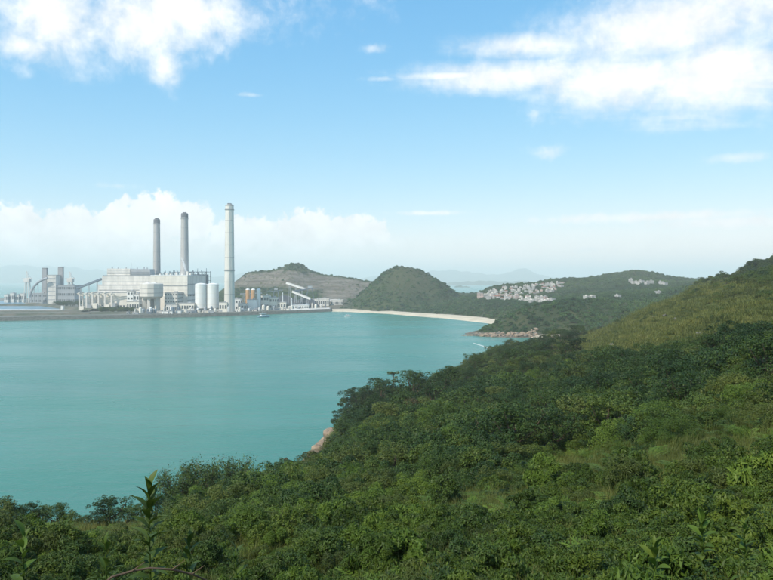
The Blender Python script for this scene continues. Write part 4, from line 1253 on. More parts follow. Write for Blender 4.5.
HM = [('white flat-roofed', house_mesh(1, M['house_white'], M['conc_light'], False, 3)), ('white flat-roofed', house_mesh(2, M['house_white'], M['conc'], False, 3)),
      ('cream flat-roofed', house_mesh(3, M['house_white'], M['conc_light'], False, 3)), ('pink walled', house_mesh(4, M['pink'], M['conc'], False, 3)),
      ('red-roofed white', house_mesh(5, M['house_white'], M['red_tile'], True, 2)), ('red-roofed pink', house_mesh(6, M['pink'], M['red_tile'], True, 2))]
houses = []
def house(px, py, label=None, group='village houses', k=None, s=1.0):
    h = island_hit(px, py, 1150, 2400, 3.0)
    if h is None: return
    for q in houses:
        if (q[0] - h[0]) ** 2 + (q[1] - h[1]) ** 2 < (9.0 * s) ** 2: return
    k = rk.choice([0, 0, 1, 1, 2, 2, 2, 3, 4, 4]) if k is None else k
    o = link('house', HM[k][1], loc=(h[0], h[1], h[2] - 0.5)); o.rotation_euler.z = rk.uniform(-0.5, 0.5) + rk.choice([0, math.pi / 2])
    o.scale = (s * rk.uniform(0.8, 1.25), s * rk.uniform(0.8, 1.3), s * rk.uniform(0.7, 1.1)); houses.append(h)
    tag(o, label or HM[k][0] + ' house in the hillside village beyond the beach', 'house', group if label else 'village houses, ' + HM[k][0])
house(480, 296.8, 'wide ochre walled block at the left edge of the village', 'village landmarks', 3, 1.5)
for _ in range(420):
    u = rk.random()
    if u < 0.55:
        px = rk.uniform(484, 553); py = np.interp(px, [487, 515, 551], [296.5, 298, 298.5]) + rk.uniform(-3.0, 2.2) + (px > 520) * rk.uniform(0, 2.5)
    elif u < 0.82:
        px = rk.uniform(490, 556); py = np.interp(px, [490, 556], [292, 287]) + rk.uniform(-3.5, 4)
    else:
        px = rk.uniform(512, 562); py = np.interp(px, [512, 562], [288, 284.0]) + rk.uniform(-2.2, 3)
    if len(houses) < 150: house(px, py, s=rk.uniform(0.46, 0.8))
for px, py in ((586, 303.2), (589.5, 303.0), (592.5, 304.2)): house(px, py, 'white house alone in the woods right of the village', 'white houses in the woods', 0, 0.8)
for px, py in ((630.5, 280.6), (633, 282.6), (637, 283.2), (641.5, 281.4), (647, 283.2), (650.5, 282.2), (661, 283.6), (664.5, 284.6)): house(px, py, 'white house on the slope of the round far hill', 'white houses on the round hill', 1, 0.85)
for px, py in ((658, 307), (661, 306.2), (618, 320)): house(px, py, 'white house peeping over the grassy slope at right', 'white houses over the slope', 1, 0.6)

# ------------------------------------------------------------------ vegetation
def leaves_mesh(name, centres, normals, size, aspect, mm, seed, droop=0.0, fold=0.25, tone_z=None):
    r = np.random.default_rng(seed); n = len(centres)
    rnd = r.normal(size=(n, 3)); nn = normals + 0.55 * rnd; nn /= np.linalg.norm(nn, axis=1)[:, None]
    a = np.cross(nn, r.normal(size=(n, 3))); a /= np.linalg.norm(a, axis=1)[:, None]
    a[:, 2] -= droop; a /= np.linalg.norm(a, axis=1)[:, None]
    b = np.cross(nn, a); b /= np.linalg.norm(b, axis=1)[:, None]
    s = size * r.uniform(0.65, 1.35, n)[:, None]
    base = centres - a * s * 0.5; tip = centres + a * s * 0.5
    l = centres + b * s * aspect * 0.5 - nn * s * fold * 0.3 - a * s * 0.05; q = centres - b * s * aspect * 0.5 - nn * s * fold * 0.3 - a * s * 0.05
    V = np.stack([base, l, tip, q], 1).reshape(-1, 3)
    Fq = np.arange(4 * n).reshape(n, 4)
    me = mesh_np(name, V, Fq, mm)
    tone = r.uniform(0, 1, n)
    at = me.attributes.new('tone', 'FLOAT', 'POINT'); at.data.foreach_set('value', np.repeat(tone, 4).astype(np.float32))
    return me

def clump_pts(r, n, rx, ry, rz, k, sub, zc, base_fill=0.25):
    """points on many sub-clumps filling an uneven dome; returns positions and outward normals"""
    c = []
    while len(c) < k:
        p = r.uniform(-1, 1, 3)
        if (p ** 2).sum() < 1 and p[2] > -base_fill: c.append(p)
    c = np.array(c); L = np.linalg.norm(c, axis=1)[:, None]
    c = c / np.maximum(L, 1e-6) * (L ** 0.45) * r.uniform(0.75, 1.08, (k, 1))
    c = c * np.array([rx, ry, rz]) * (1 - sub * 0.4)
    cr = r.uniform(0.6, 1.3, k) * sub * (rx + ry) / 2
    i = r.integers(0, k, n); u = r.normal(size=(n, 3)); u /= np.linalg.norm(u, axis=1)[:, None]
    u[:, 2] = np.where(r.random(n) < 0.6, np.abs(u[:, 2]), u[:, 2])
    p = c[i] + u * (cr[i] * r.uniform(0.55, 1.0, n) ** 0.5)[:, None] * np.array([1, 1, 0.8])
    p[:, 2] += zc
    nn = u * 0.8 + np.array([0, 0, 0.5])
    return p, nn

def bush_mesh(name, seed, n, rx, rz, k, sub, leaf, mm, aspect=0.5, droop=0.0):
    r = np.random.default_rng(seed)
    p, nn = clump_pts(r, n, rx, rx * r.uniform(0.85, 1.15), rz, k, sub, rz * 0.35, 0.35)
    p[:, 2] = np.maximum(p[:, 2], 0.02)
    return leaves_mesh(name, p, nn, leaf, aspect, mm, seed + 1, droop)

def grass_mesh(name, seed, n, rad, h, w, mm, lean=0.5):
    r = np.random.default_rng(seed)
    b = r.normal(size=(n, 2)) * rad * 0.5; a = r.uniform(0, 6.28, n); hh = h * r.uniform(0.5, 1.2, n); ln = lean * hh * r.uniform(0.2, 1.2, n)
    dirx, diry = np.cos(a), np.sin(a); px_, py_ = -diry * w, dirx * w
    z0 = np.zeros(n) - 0.05
    v0 = np.stack([b[:, 0] - px_, b[:, 1] - py_, z0], 1); v1 = np.stack([b[:, 0] + px_, b[:, 1] + py_, z0], 1)
    m0 = np.stack([b[:, 0] + dirx * ln * 0.3 - px_ * 0.8, b[:, 1] + diry * ln * 0.3 - py_ * 0.8, hh * 0.6], 1); m1 = m0 + np.stack([px_ * 1.6, py_ * 1.6, z0 * 0], 1)
    tp = np.stack([b[:, 0] + dirx * ln, b[:, 1] + diry * ln, hh], 1)
    V = np.stack([v0, v1, m1, m0, tp - np.stack([px_, py_, z0 * 0], 1) * 0.15, tp + np.stack([px_, py_, z0 * 0], 1) * 0.15], 1).reshape(-1, 3)
    k = np.arange(n)[:, None] * 6
    Fq = np.concatenate([k + np.array([[0, 1, 2, 3]]), k + np.array([[3, 2, 5, 4]])])
    me = mesh_np(name, V, Fq, mm)
    at = me.attributes.new('tone', 'FLOAT', 'POINT'); at.data.foreach_set('value', np.repeat(r.uniform(0, 1, n), 6).astype(np.float32))
    return me

def fern_mesh(name, seed, mm, nf=9, L=0.9, seg=12):
    r = np.random.default_rng(seed); C, Nn, A = [], [], []
    V = []; Fq = []; tone = []
    for f in range(nf):
        a = r.uniform(0, 6.28); Lf = L * r.uniform(0.7, 1.2); up = r.uniform(0.5, 1.1)
        for s in range(1, seg):
            t = s / seg; rad = Lf * t * 0.9; z = up * Lf * (t * 1.1 - t * t * 0.85)
            c = np.array([math.cos(a) * rad, math.sin(a) * rad, z + 0.1]); side = np.array([-math.sin(a), math.cos(a), -0.15]); fw = np.array([math.cos(a), math.sin(a), 0.2])
            w = Lf * 0.26 * (1 - t) ** 0.7 * min(1, t * 4)
            for sg in (-1, 1):
                b = len(V); e = side * np.array([sg, sg, 1])
                V += [c - fw * Lf * 0.03, c + e * w * 0.5 - fw * Lf * 0.025, c + e * w + fw * w * 0.3, c + e * w * 0.5 + fw * Lf * 0.035]
                Fq.append((b, b + 1, b + 2, b + 3)); tone += [float(r.uniform(0.2, 1))] * 4
    me = mesh_np(name, np.array(V), np.array(Fq), mm)
    at = me.attributes.new('tone', 'FLOAT', 'POINT'); at.data.foreach_set('value', np.array(tone, dtype=np.float32))
    return me

def source(name, meshes):
    c = bpy.data.collections.new(name)
    for i, me in enumerate(meshes):
        o = bpy.data.objects.new('%s_%02d' % (name, i), me); c.objects.link(o)
    return c

def scatter(name, label, coll, pos, rot, scl, idx):
    me = bpy.data.meshes.new(name)
    me.vertices.add(len(pos)); me.vertices.foreach_set('co', np.ascontiguousarray(pos, dtype=np.float32).ravel())
    a = me.attributes.new('rot', 'FLOAT_VECTOR', 'POINT'); a.data.foreach_set('vector', np.ascontiguousarray(rot, dtype=np.float32).ravel())
    a = me.attributes.new('scl', 'FLOAT_VECTOR', 'POINT'); a.data.foreach_set('vector', np.ascontiguousarray(scl, dtype=np.float32).ravel())
    a = me.attributes.new('idx', 'INT', 'POINT'); a.data.foreach_set('value', np.ascontiguousarray(idx, dtype=np.int32))
    o = link(name, me); tag(o, label, kind='stuff')
    ng = bpy.data.node_groups.new(name, 'GeometryNodeTree')
    ng.interface.new_socket('Geometry', in_out='INPUT', socket_type='NodeSocketGeometry')
    ng.interface.new_socket('Geometry', in_out='OUTPUT', socket_type='NodeSocketGeometry')
    N = ng.nodes; gi = N.new('NodeGroupInput'); go = N.new('NodeGroupOutput')
    ins = N.new('GeometryNodeInstanceOnPoints'); ci = N.new('GeometryNodeCollectionInfo')
    ci.inputs['Collection'].default_value = coll; ci.inputs['Separate Children'].default_value = True; ci.inputs['Reset Children'].default_value = True
    ins.inputs['Pick Instance'].default_value = True
    def attr(n, t):
        k = N.new('GeometryNodeInputNamedAttribute'); k.data_type = t; k.inputs['Name'].default_value = n
        return [s for s in k.outputs if s.enabled and s.name == 'Attribute'][0]
    L = ng.links
    L.new(gi.outputs[0], ins.inputs['Points']); L.new(ci.outputs[0], ins.inputs['Instance'])
    L.new(attr('idx', 'INT'), ins.inputs['Instance Index']); L.new(attr('rot', 'FLOAT_VECTOR'), ins.inputs['Rotation']); L.new(attr('scl', 'FLOAT_VECTOR'), ins.inputs['Scale'])
    L.new(ins.outputs[0], go.inputs[0])
    md = o.modifiers.new('scatter', 'NODES'); md.node_group = ng
    return o

# --- vegetation zones on the near hillside, read off the photograph as patches in plan
def to_px(Q, z): return CX + F * Q[:, 0] / Q[:, 1], HY + F * (H - z) / Q[:, 1]
TREE_P = [(430, 445, 75, 40, 1.1), (365, 425, 45, 35, 1.1), (500, 405, 80, 35, 0.9), (600, 405, 60, 30, 1.1), (625, 440, 50, 22, 1.0), (755, 365, 60, 35, 1.2), (690, 395, 60, 25, 0.8),
          (480, 455, 70, 30, 0.8), (250, 500, 60, 25, 0.9), (200, 500, 50, 25, 1.0), (560, 372, 50, 20, 0.6), (340, 480, 60, 30, 0.7), (520, 360, 50, 14, 0.6), (620, 376, 40, 12, 0.6), (590, 340, 24, 6, 0.3), (745, 262, 50, 14, 1.0), (700, 278, 30, 6, 1.0)]
GRASS_P = [(705, 333, 110, 28, 1.4), (600, 350, 60, 11, 1.0), (690, 320, 90, 34, 1.3), (635, 345, 70, 14, 0.9), (760, 330, 50, 25, 0.8), (665, 474, 100, 30, 1.3), (740, 457, 75, 30, 1.25), (470, 512, 100, 24, 1.0), (600, 505, 80, 25, 0.8), (70, 540, 90, 22, 0.9), (30, 525, 60, 14, 0.8), (460, 380, 70, 22, 0.4), (640, 320, 50, 14, 0.9), (720, 292, 50, 9, 0.9)]
def zone(Q, z):
    px, py = to_px(Q, z)
    T = np.zeros(len(Q)); G = np.zeros(len(Q))
    for a, b, ra, rb, k in TREE_P: T = np.maximum(T, k * np.exp(-((px - a) / ra) ** 2 - ((py - b) / rb) ** 2))
    for a, b, ra, rb, k in GRASS_P: G = np.maximum(G, k * np.exp(-((px - a) / ra) ** 2 - ((py - b) / rb) ** 2))
    s = np.clip(Q[:, 1] / 9, 3, 40)
    nz = fbm(Q[:, 0] / s, Q[:, 1] / s, 41, 3)
    return T + 0.35 * nz, G + 0.35 * fbm(Q[:, 0] / s, Q[:, 1] / s, 61, 3), px, py

def hill_points(n, r0, r1, a0=-0.72, a1=0.80, power=1.0):
    u = NP.random(n); th = NP.uniform(a0, a1, n)
    r = r0 * (r1 / r0) ** (u ** power)
    return np.column_stack([r * np.sin(th), r * np.cos(th)]), r

# shrub library: near (real leaf size), middle, far
near_src = source('shrub_near', [bush_mesh('shrub_leaves', 100 + i, 5200, 0.75, 0.8, 30, 0.26, (0.075, 0.10, 0.13, 0.065, 0.12, 0.17)[i], (M['leaf_near'], M['leaf_near'], M['fern'], M['leaf_mid'], M['leaf_olive'], M['fern'])[i], (0.42, 0.30, 0.20, 0.5, 0.14, 0.26)[i], (0.1, 0.3, 0.4, 0, 0.2, 0.5)[i]) for i in range(6)])
mid_src = source('shrub_mid', [bush_mesh('shrub_leaves', 200 + i, 7000, 1.0, 0.9, 30, 0.25, 0.075, (M['leaf_mid'], M['leaf_dark'], M['leaf_mid'], M['leaf_olive'], M['fern'], M['leaf_brown'])[i], (0.5, 0.5, 0.3, 0.3, 0.25, 0.3)[i], 0.1) for i in range(6)])
far_src = source('canopy_far', [bush_mesh('shrub_leaves', 300 + i, 3200, 1.0, 0.85, 24, 0.28, 0.115, (M['leaf_mid'], M['leaf_dark'], M['leaf_mid'], M['leaf_olive'], M['leaf_dark'])[i], 0.55, 0.0) for i in range(5)])
isl_src = source('island_canopy', [bush_mesh('canopy_leaves', 400 + i, 420, 1.0, 0.85, 14, 0.34, 0.32, M['leaf_far'], 0.65, 0.0) for i in range(4)])
grass_src = source('grass_tuft', [grass_mesh('tuft_blades', 500 + i, 130, 0.5, 0.5, 0.005, M['grass'], 0.7) for i in range(3)] + [fern_mesh('fern_fronds', 520 + i, M['fern']) for i in range(2)])
grassfar_src = source('grass_sward', [grass_mesh('sward_blades', 540 + i, 260, 1.6, 0.5, 0.022, M['grass'], 0.7) for i in range(3)])

def rots(n, tilt=0.2): return np.column_stack([NP.normal(0, tilt, n), NP.normal(0, tilt, n), NP.uniform(0, 6.28, n)])

def build_veg():
    # near scrub
    Q, r = hill_points(4200, 4.6, 34.0, -0.80, 0.85)
    z = near_z(Q); T, G, px, py = zone(Q, z)
    keep = NP.random(len(Q)) < np.clip(0.9 - 1.2 * np.clip(G - 0.12, 0, 1), 0.08, 1)
    keep &= ~((r < 7.5) & (np.abs(Q[:, 0]) < 0.6))
    Q, z, r, px = Q[keep], z[keep], r[keep], px[keep]
    n = len(Q); s = np.clip(0.30 + 0.020 * r, 0.3, 0.95) * np.exp(np.clip(NP.normal(0, 0.3, n), -0.5, 0.45))
    right = np.clip((px - 430) / 300, 0, 1)
    p = NP.random(n); idx = np.where(p < 0.24 + 0.2 * right, 0, np.where(p < 0.46 + 0.15 * right, 1, np.where(p < 0.64, 2, np.where(p < 0.78, 3, np.where(p < 0.92, 4, 5)))))
    pos = np.column_stack([Q, z - 0.1])
    scatter('near_scrub', 'tangled leafy scrub filling the foreground slope', near_src, pos, rots(n), np.column_stack([s, s, s * NP.uniform(0.8, 1.35, n)]), idx)
    # middle scrub
    Q, r = hill_points(9500, 26.0, 190.0)
    z = near_z(Q); T, G, px, py = zone(Q, z)
    keep = (z > 1.5) & (z > 1.5 + 8 * np.exp(-((px - 322) / 16) ** 2)) & (NP.random(len(Q)) < np.clip(0.55 + 0.8 * T - 1.2 * np.clip(G - 0.1, 0, 1), 0.05, 1))
    Q, z, r, T, G, px = Q[keep], z[keep], r[keep], T[keep], G[keep], px[keep]
    n = len(Q); s = (0.50 + 0.0095 * r) * np.exp(np.clip(NP.normal(0, 0.38, n), -0.6, 0.6)) * (1 + 0.65 * np.clip(T, 0, 1)) * (1 - 0.45 * np.clip(G, 0, 1))
    p = NP.random(n); t = np.clip(T, 0, 1)
    idx = np.where(p > 1 - 0.55 * np.clip(G, 0, 1), 4, np.where(p < 0.70 * t, 1, np.where(p < 0.6 * t + 0.25, 0, np.where(p < 0.5 * t + 0.45, 2, np.where(p < 0.80, 3, np.where(p < 0.98, 4, 5))))))
    scatter('slope_scrub', 'dense mixed green scrub on the middle of the slope', mid_src, np.column_stack([Q, z - 0.2]), rots(n), np.column_stack([s, s, s * NP.uniform(0.7, 1.25, n) * np.where((px < 175) & (r > 30), 0.6, 1.0)]), idx)
    # far scrub
    Q, r = hill_points(26000, 160.0, 900.0, -0.55, 0.78, 0.8)
    z = near_z(Q) - np.clip((r - 860) / 250, 0, 1) * 60; T, G, px, py = zone(Q, z)
    isl = island_z(Q)
    keep = (z > 1.5) & (z > isl - 2) & (z > 1.5 + 8 * np.exp(-((px - 322) / 16) ** 2)) & (NP.random(len(Q)) < np.clip(0.55 + 0.9 * T - 1.4 * np.clip(G - 0.08, 0, 1), 0.085, 1))
    Q, z, r, T, G = Q[keep], z[keep], r[keep], T[keep], G[keep]
    n = len(Q); s = (1.0 + 0.0030 * r) * np.exp(np.clip(NP.normal(0, 0.36, n), -0.6, 0.6)) * (1 + 0.7 * np.clip(T, 0, 1)) * (1 - 0.4 * np.clip(G, 0, 1))
    p = NP.random(n); t = np.clip(T, 0, 1)
    idx = np.where(p < 0.68 * t, 1, np.where(p < 0.5 * t + 0.3, 0, np.where(p < 0.5 * t + 0.5, 2, np.where(p < 0.92, 3, 4))))
    scatter('wooded_scrub', 'dense green scrub and thicket on the far part of the slope', far_src, np.column_stack([Q, z - 0.3]), rots(n), np.column_stack([s, s, s * NP.uniform(0.6, 1.05, n)]), idx)
    # grass and fern
    Q, r = hill_points(15000, 4.0, 95.0, -0.80, 0.85)
    z = near_z(Q); T, G, px, py = zone(Q, z)
    keep = NP.random(len(Q)) < np.clip(0.55 + 1.1 * G - 0.9 * T, 0.03, 1)
    Q, z, r = Q[keep], z[keep], r[keep]; n = len(Q)
    s = (0.55 + 0.010 * r) * NP.uniform(0.6, 1.4, n)
    idx = np.where(NP.random(n) < 0.34, NP.integers(3, 5, n), NP.integers(0, 3, n))
    scatter('grass', 'tufts of grass and fern between the foreground shrubs', grass_src, np.column_stack([Q, z]), rots(n, 0.12), np.column_stack([s, s, s]), idx)
    Q, r = hill_points(32000, 70.0, 760.0, -0.65, 0.78)
    z = near_z(Q); T, G, px, py = zone(Q, z)
    keep = (z > 2) & (NP.random(len(Q)) < np.clip(0.3 + 1.3 * G - 0.9 * T, 0.02, 1))
    Q, z, r = Q[keep], z[keep], r[keep]; n = len(Q)
    s = (0.7 + 0.0022 * r) * NP.uniform(0.6, 1.4, n)
    scatter('hill_grass', 'olive grass covering the open parts of the hillside', grassfar_src, np.column_stack([Q, z - 0.05]), rots(n, 0.12), np.column_stack([s * 1.4, s * 1.4, s]), NP.integers(0, 3, n))
    # island woods
    n = 60000
    Q = np.column_stack([NP.uniform(-420, 1000, n), 780 + (2300 - 780) * NP.random(n) ** 1.25])
    ang = Q[:, 0] / Q[:, 1]
    z = island_z(Q); b = island_bare(Q, z); hth = island_heath(Q)
    keep = (ang > -0.32) & (ang < 0.66) & (z > 3.0) & (NP.random(n) < np.clip(1 - 1.6 * b - 0.85 * hth, 0.012, 1))
    yard = (Q[:, 0] < X(331, 1500)) & (Q[:, 1] < 1660)
    keep &= ~yard
    Q, z, hth = Q[keep], z[keep], hth[keep]
    hs = np.array([(h[0], h[1]) for h in houses])
    ok = np.ones(len(Q), bool)
    for hx, hy in hs:
        dx, dy = Q[:, 0] - hx, Q[:, 1] - hy
        ok &= ~((np.abs(dx) < 6) & (dy < 6) & (dy > -15))
    Q, z, hth = Q[ok], z[ok], hth[ok]; n = len(Q)
    # low strip behind the beach thins out
    s = 1.9 * np.exp(np.clip(NP.normal(0.35, 0.42, n), -0.5, 1.2)) * (1 - 0.4 * hth)
    scatter('island_woods', 'unbroken green woodland over the island hills', isl_src, np.column_stack([Q, z - 0.8]), rots(n), np.column_stack([s, s, s * NP.uniform(0.6, 1.0, n)]), NP.integers(0, 4, n))
build_veg()

# --- individual trees
def tree_proto(seed, kind, mm):
    r = np.random.default_rng(seed); rr = random.Random(seed)
    m = MB(); C = []; Nn = []
    if kind == 'broad':
        hgt, trunk = 7.0, 2.0
        m.tube([(0, 0, -1), (0.1, 0, 1.0), (0.05, 0.1, trunk), (0.2, 0.1, 4.5)], [0.22, 0.18, 0.15, 0.06], 7)
        for k in range(9):
            a = k * 2.4 + rr.uniform(-0.4, 0.4); L = rr.uniform(1.4, 2.6); zz = rr.uniform(2.6, 5.4)
            tip = Vector((L * math.cos(a), L * math.sin(a), zz + rr.uniform(0.2, 0.8)))
            m.tube([(0.06, 0.05, trunk * rr.uniform(0.7, 1.3)), tuple(tip * 0.55 + Vector((0, 0, 0.4))), tuple(tip)], [0.09, 0.06, 0.025], 5)
            p, nn = clump_pts(r, 260, rr.uniform(0.9, 1.4), rr.uniform(0.9, 1.4), rr.uniform(0.6, 0.9), 8, 0.4, 0, 0.6); C.append(p + np.array(tip)); Nn.append(nn)
        p, nn = clump_pts(r, 800, 1.6, 1.6, 1.3, 16, 0.33, 5.3, 0.5); C.append(p); Nn.append(nn)
        p, nn = clump_pts(r, 2000, 2.35, 2.35, 2.5, 34, 0.26, 3.3, 0.8); C.append(p); Nn.append(nn)
        leaf = 0.22
    elif kind == 'spread':
        m.tube([(0, 0, -1), (0.2, 0, 1.5), (0.5, 0.1, 3.2), (0.7, 0.1, 5.0)], [0.2, 0.17, 0.13, 0.06], 7)
        for k in range(8):
            a = k * 2.1 + rr.uniform(-0.5, 0.5); L = rr.uniform(1.5, 3.2); zz = rr.uniform(3.6, 6.3)
            tip = Vector((0.5 + L * math.cos(a), L * math.sin(a), zz))
            m.tube([(0.45, 0.1, rr.uniform(2.4, 4.4)), tuple(tip * 0.6 + Vector((0.1, 0, 1.0))), tuple(tip)], [0.08, 0.05, 0.025], 5)
            p, nn = clump_pts(r, 420, rr.uniform(0.9, 1.3), rr.uniform(0.8, 1.2), rr.uniform(0.45, 0.7), 8, 0.42, 0, 0.8); C.append(p + np.array(tip)); Nn.append(nn)
        leaf = 0.27
    elif kind == 'lone':
        m.tube([(0, 0, -1), (0.1, 0, 2.5), (0.0, 0.1, 5.2), (0.15, 0.1, 7.2)], [0.17, 0.14, 0.11, 0.05], 7)
        for k in range(6):
            a = k * 2.3; L = rr.uniform(0.5, 1.4); zz = rr.uniform(5.4, 7.6)
            tip = Vector((L * math.cos(a), L * math.sin(a), zz))
            m.tube([(0.03, 0.1, zz - 1.4), tuple(tip)], [0.05, 0.02], 5)
            p, nn = clump_pts(r, 220, 0.7, 0.7, 0.5, 5, 0.4, 0, 0.8); C.append(p + np.array(tip)); Nn.append(nn)
        leaf = 0.24
    elif kind == 'bamboo':
        for k in range(22):
            a = rr.uniform(0, 6.28); b = rr.uniform(0, 0.9); L = rr.uniform(4.5, 7.2); ln = rr.uniform(0.6, 2.6)
            base = Vector((b * math.cos(a), b * math.sin(a), -0.5)); pts = []
            for s in range(6):
                t = s / 5; pts.append(base + Vector((math.cos(a) * ln * t ** 2.2, math.sin(a) * ln * t ** 2.2, L * (t - 0.12 * t ** 4))))
            m.tube([tuple(q) for q in pts], [0.05, 0.045, 0.04, 0.03, 0.02, 0.01], 5)
            for s in range(230):
                t = rr.uniform(0.25, 1.0) ** 0.8 * 5; i = min(int(t), 4); q = pts[i].lerp(pts[i + 1], t - i)
                C.append(np.array([[q.x + rr.gauss(0, 0.28), q.y + rr.gauss(0, 0.28), max(0.1, q.z + rr.gauss(0, 0.22))]])); Nn.append(np.array([[rr.gauss(0, 0.6), rr.gauss(0, 0.6), 1.0]]))
        leaf = 0.24
    elif kind == 'sparse':
        m.tube([(0, 0, -1), (0.05, 0, 1.6), (0.0, 0.1, 3.4), (0.1, 0.1, 5.2)], [0.14, 0.11, 0.08, 0.03], 7)
        for k in range(13):
            a = k * 2.4; zz = 1.4 + 3.6 * k / 12; L = 1.7 * (1 - 0.55 * k / 12) * rr.uniform(0.7, 1.2)
            tip = Vector((L * math.cos(a), L * math.sin(a), zz + 0.5))
            m.tube([(0.03, 0.05, zz), tuple(tip)], [0.04, 0.012], 5)
            for j in range(3):
                p, nn = clump_pts(r, 95, 0.36, 0.36, 0.28, 4, 0.4, 0, 0.8); C.append(p + np.array(tip) * np.array([0.5 + 0.25 * j] * 2 + [1])); Nn.append(nn)
        leaf = 0.20
    C = np.concatenate(C); Nn = np.concatenate(Nn)
    crown = leaves_mesh('crown', C, Nn, leaf, 0.30 if kind == 'bamboo' else 0.5, mm, seed + 5, 0.5 if kind == 'bamboo' else 0.1)
    return m.mesh('trunk', M['bark']), crown
PROTO = {('broad', 0): tree_proto(1, 'broad', M['leaf_mid']), ('broad', 1): tree_proto(2, 'broad', M['leaf_dark']), ('broad', 2): tree_proto(3, 'broad', M['leaf_dark']), ('broad', 3): tree_proto(9, 'broad', M['leaf_olive']),
         ('spread', 0): tree_proto(4, 'spread', M['leaf_dark']), ('spread', 1): tree_proto(5, 'spread', M['leaf_mid']), ('lone', 0): tree_proto(6, 'lone', M['leaf_mid']),
         ('bamboo', 0): tree_proto(7, 'bamboo', M['leaf_mid']), ('bamboo', 1): tree_proto(17, 'bamboo', M['leaf_mid']), ('sparse', 0): tree_proto(8, 'sparse', M['leaf_brown'])}
tr = random.Random(21)
def tree(px, d, h, key, label, group=None, name='tree', w=None, y=None):
    x = X(px, d); z = float(near_z([[x, d]])[0])
    if z < 0.8: return None
    if name == 'bamboo': h, w = h * 1.2, w * 1.35
    t = empty(name, (x, d, z - 0.1), label, 'tree' if name != 'shrub' else 'shrub', group)
    k = h / 7.0; w = w or k; t.scale = (w, w, k); t.rotation_euler.z = tr.uniform(0, 6.28)
    link('trunk', PROTO[key][0], t); link('crown', PROTO[key][1], t)
    return t
tree(350, 292, 13.0, ('spread', 0), 'dark spreading tree on the shore edge above the tan rocks', w=1.7)
tree(340, 272, 9.0, ('spread', 1), 'small leaning tree over the flat-topped shore rock')
tree(346, 278, 8.5, ('broad', 1), 'dark bushy tree right beside the leaning tree over the rocks')
tree(361, 296, 10.5, ('broad', 0), 'round green tree on the shore edge right of the dark spreading tree')
tree(380, 312, 7.5, ('spread', 0), 'dark flat-topped tree between the loose crowned tree and the lone slender tree')
tree(356, 286, 11.5, ('spread', 1), 'tall open tree crowded between the shore edge trees')
tree(372, 302, 9.5, ('spread', 1), 'loose crowned tree third along the shore edge')
tree(394, 342, 13.5, ('lone', 0), 'lone slender tree with tufted crown against the water')
tree(416, 352, 7.5, ('broad', 2), 'dark rounded bush tree on the skyline right of the lone slender tree', w=1.25)
tree(405, 348, 4.2, ('broad', 2), 'small dark bush on the skyline beside the lone slender tree', w=1.0)
tree(511, 575, 9.5, ('broad', 1), 'rounded dark tree alone on the skyline before the headland', w=1.15)
tree(489, 520, 6.5, ('lone', 0), 'thin wispy tree on the skyline left of the rounded dark tree')
tree(545, 590, 8.5, ('broad', 0), 'green rounded tree on the skyline below the cove sand')
tree(556, 600, 7.0, ('broad', 1), 'dark tree next to the rounded one below the cove sand')
tree(287, 118, 8.2, ('sparse', 0), 'thin brownish tree standing against the water at centre left')
tree(278, 116, 6.0, ('sparse', 0), 'shorter brownish tree left of the thin brownish tree')
tree(296, 122, 4.0, ('broad', 2), 'small dark bush right of the thin brownish tree')
for i, (px, d, h, k, w) in enumerate(((193, 76, 7.4, 0, 1.0), (207, 74, 7.0, 1, 1.05), (222, 78, 7.6, 0, 1.05), (236, 80, 7.4, 1, 1.0), (247, 84, 6.4, 0, 0.9), (180, 72, 6.0, 1, 0.9))):
    tree(px, d, h, ('bamboo', k), 'arching feathery bamboo clump in the thicket at left centre', 'bamboo thicket at left centre', 'bamboo', w)
for px, d, h, key, lab in ((110, 47, 2.6, ('broad', 2), 'rounded dark bush on the left skyline against the water, biggest there'), (100, 47, 1.7, ('broad', 1), 'smaller dark bush left of the biggest skyline bush'), (127, 50, 2.2, ('broad', 0), 'green bush on the left skyline right of the biggest one'),
                           (56, 44, 1.9, ('broad', 2), 'dark low bush on the skyline at far left'), (43, 45, 1.8, ('broad', 0), 'green low bush on the skyline at far left'), (30, 44, 2.0, ('broad', 1), 'dark low bush second from the left edge of the skyline'), (4, 43, 2.5, ('broad', 3), 'olive bush cut by the left edge on the skyline'),
                           (16, 43, 1.7, ('broad', 2), 'dark low bush beside the olive bush at the left edge'), (70, 46, 1.6, ('broad', 0), 'pale low bush in the dip of the left skyline'), (86, 48, 1.2, ('broad', 3), 'tiny olive bush in the dip of the left skyline'), (142, 54, 2.4, ('broad', 0), 'green bush behind the tall leafy stem'), (158, 58, 3.2, ('broad', 2), 'dark bush between the tall leafy stem and the bamboo')):
    tree(px, d, h, key, lab, 'skyline bushes at left', 'shrub', h / 7 * 1.2)
def hill_hit(px, py, d0=8, d1=720):
    d = np.exp(np.linspace(math.log(d0), math.log(d1), 260)); Q = np.column_stack([X(px, d), d])
    k = np.nonzero(near_z(Q) >= H - (py - HY) / F * d)[0]
    return None if len(k) == 0 else d[k[0]]
TCOL = {0: 'mid green', 1: 'dark', 2: 'dark', 3: 'olive'}
TWHERE = ['in the deep hollow behind the shore trees', 'just behind the shore edge trees', 'in the wood at the centre of the slope', 'in the dark wood below the grassy slope', 'along the lower edge of the dark wood', 'in the dark wood at the right frame edge', 'between the two dark woods at right',
          'on the bright green slope below the hollow', 'right of the bamboo thicket', 'around the bamboo thicket', 'on the upper slope below the skyline', 'on the slope below the near shore rocks', 'near the skyline left of the cove', 'at the lower left end of the grassy slope', 'on the skyline under the headland']
cnt = 0; tries = 0; placed = []
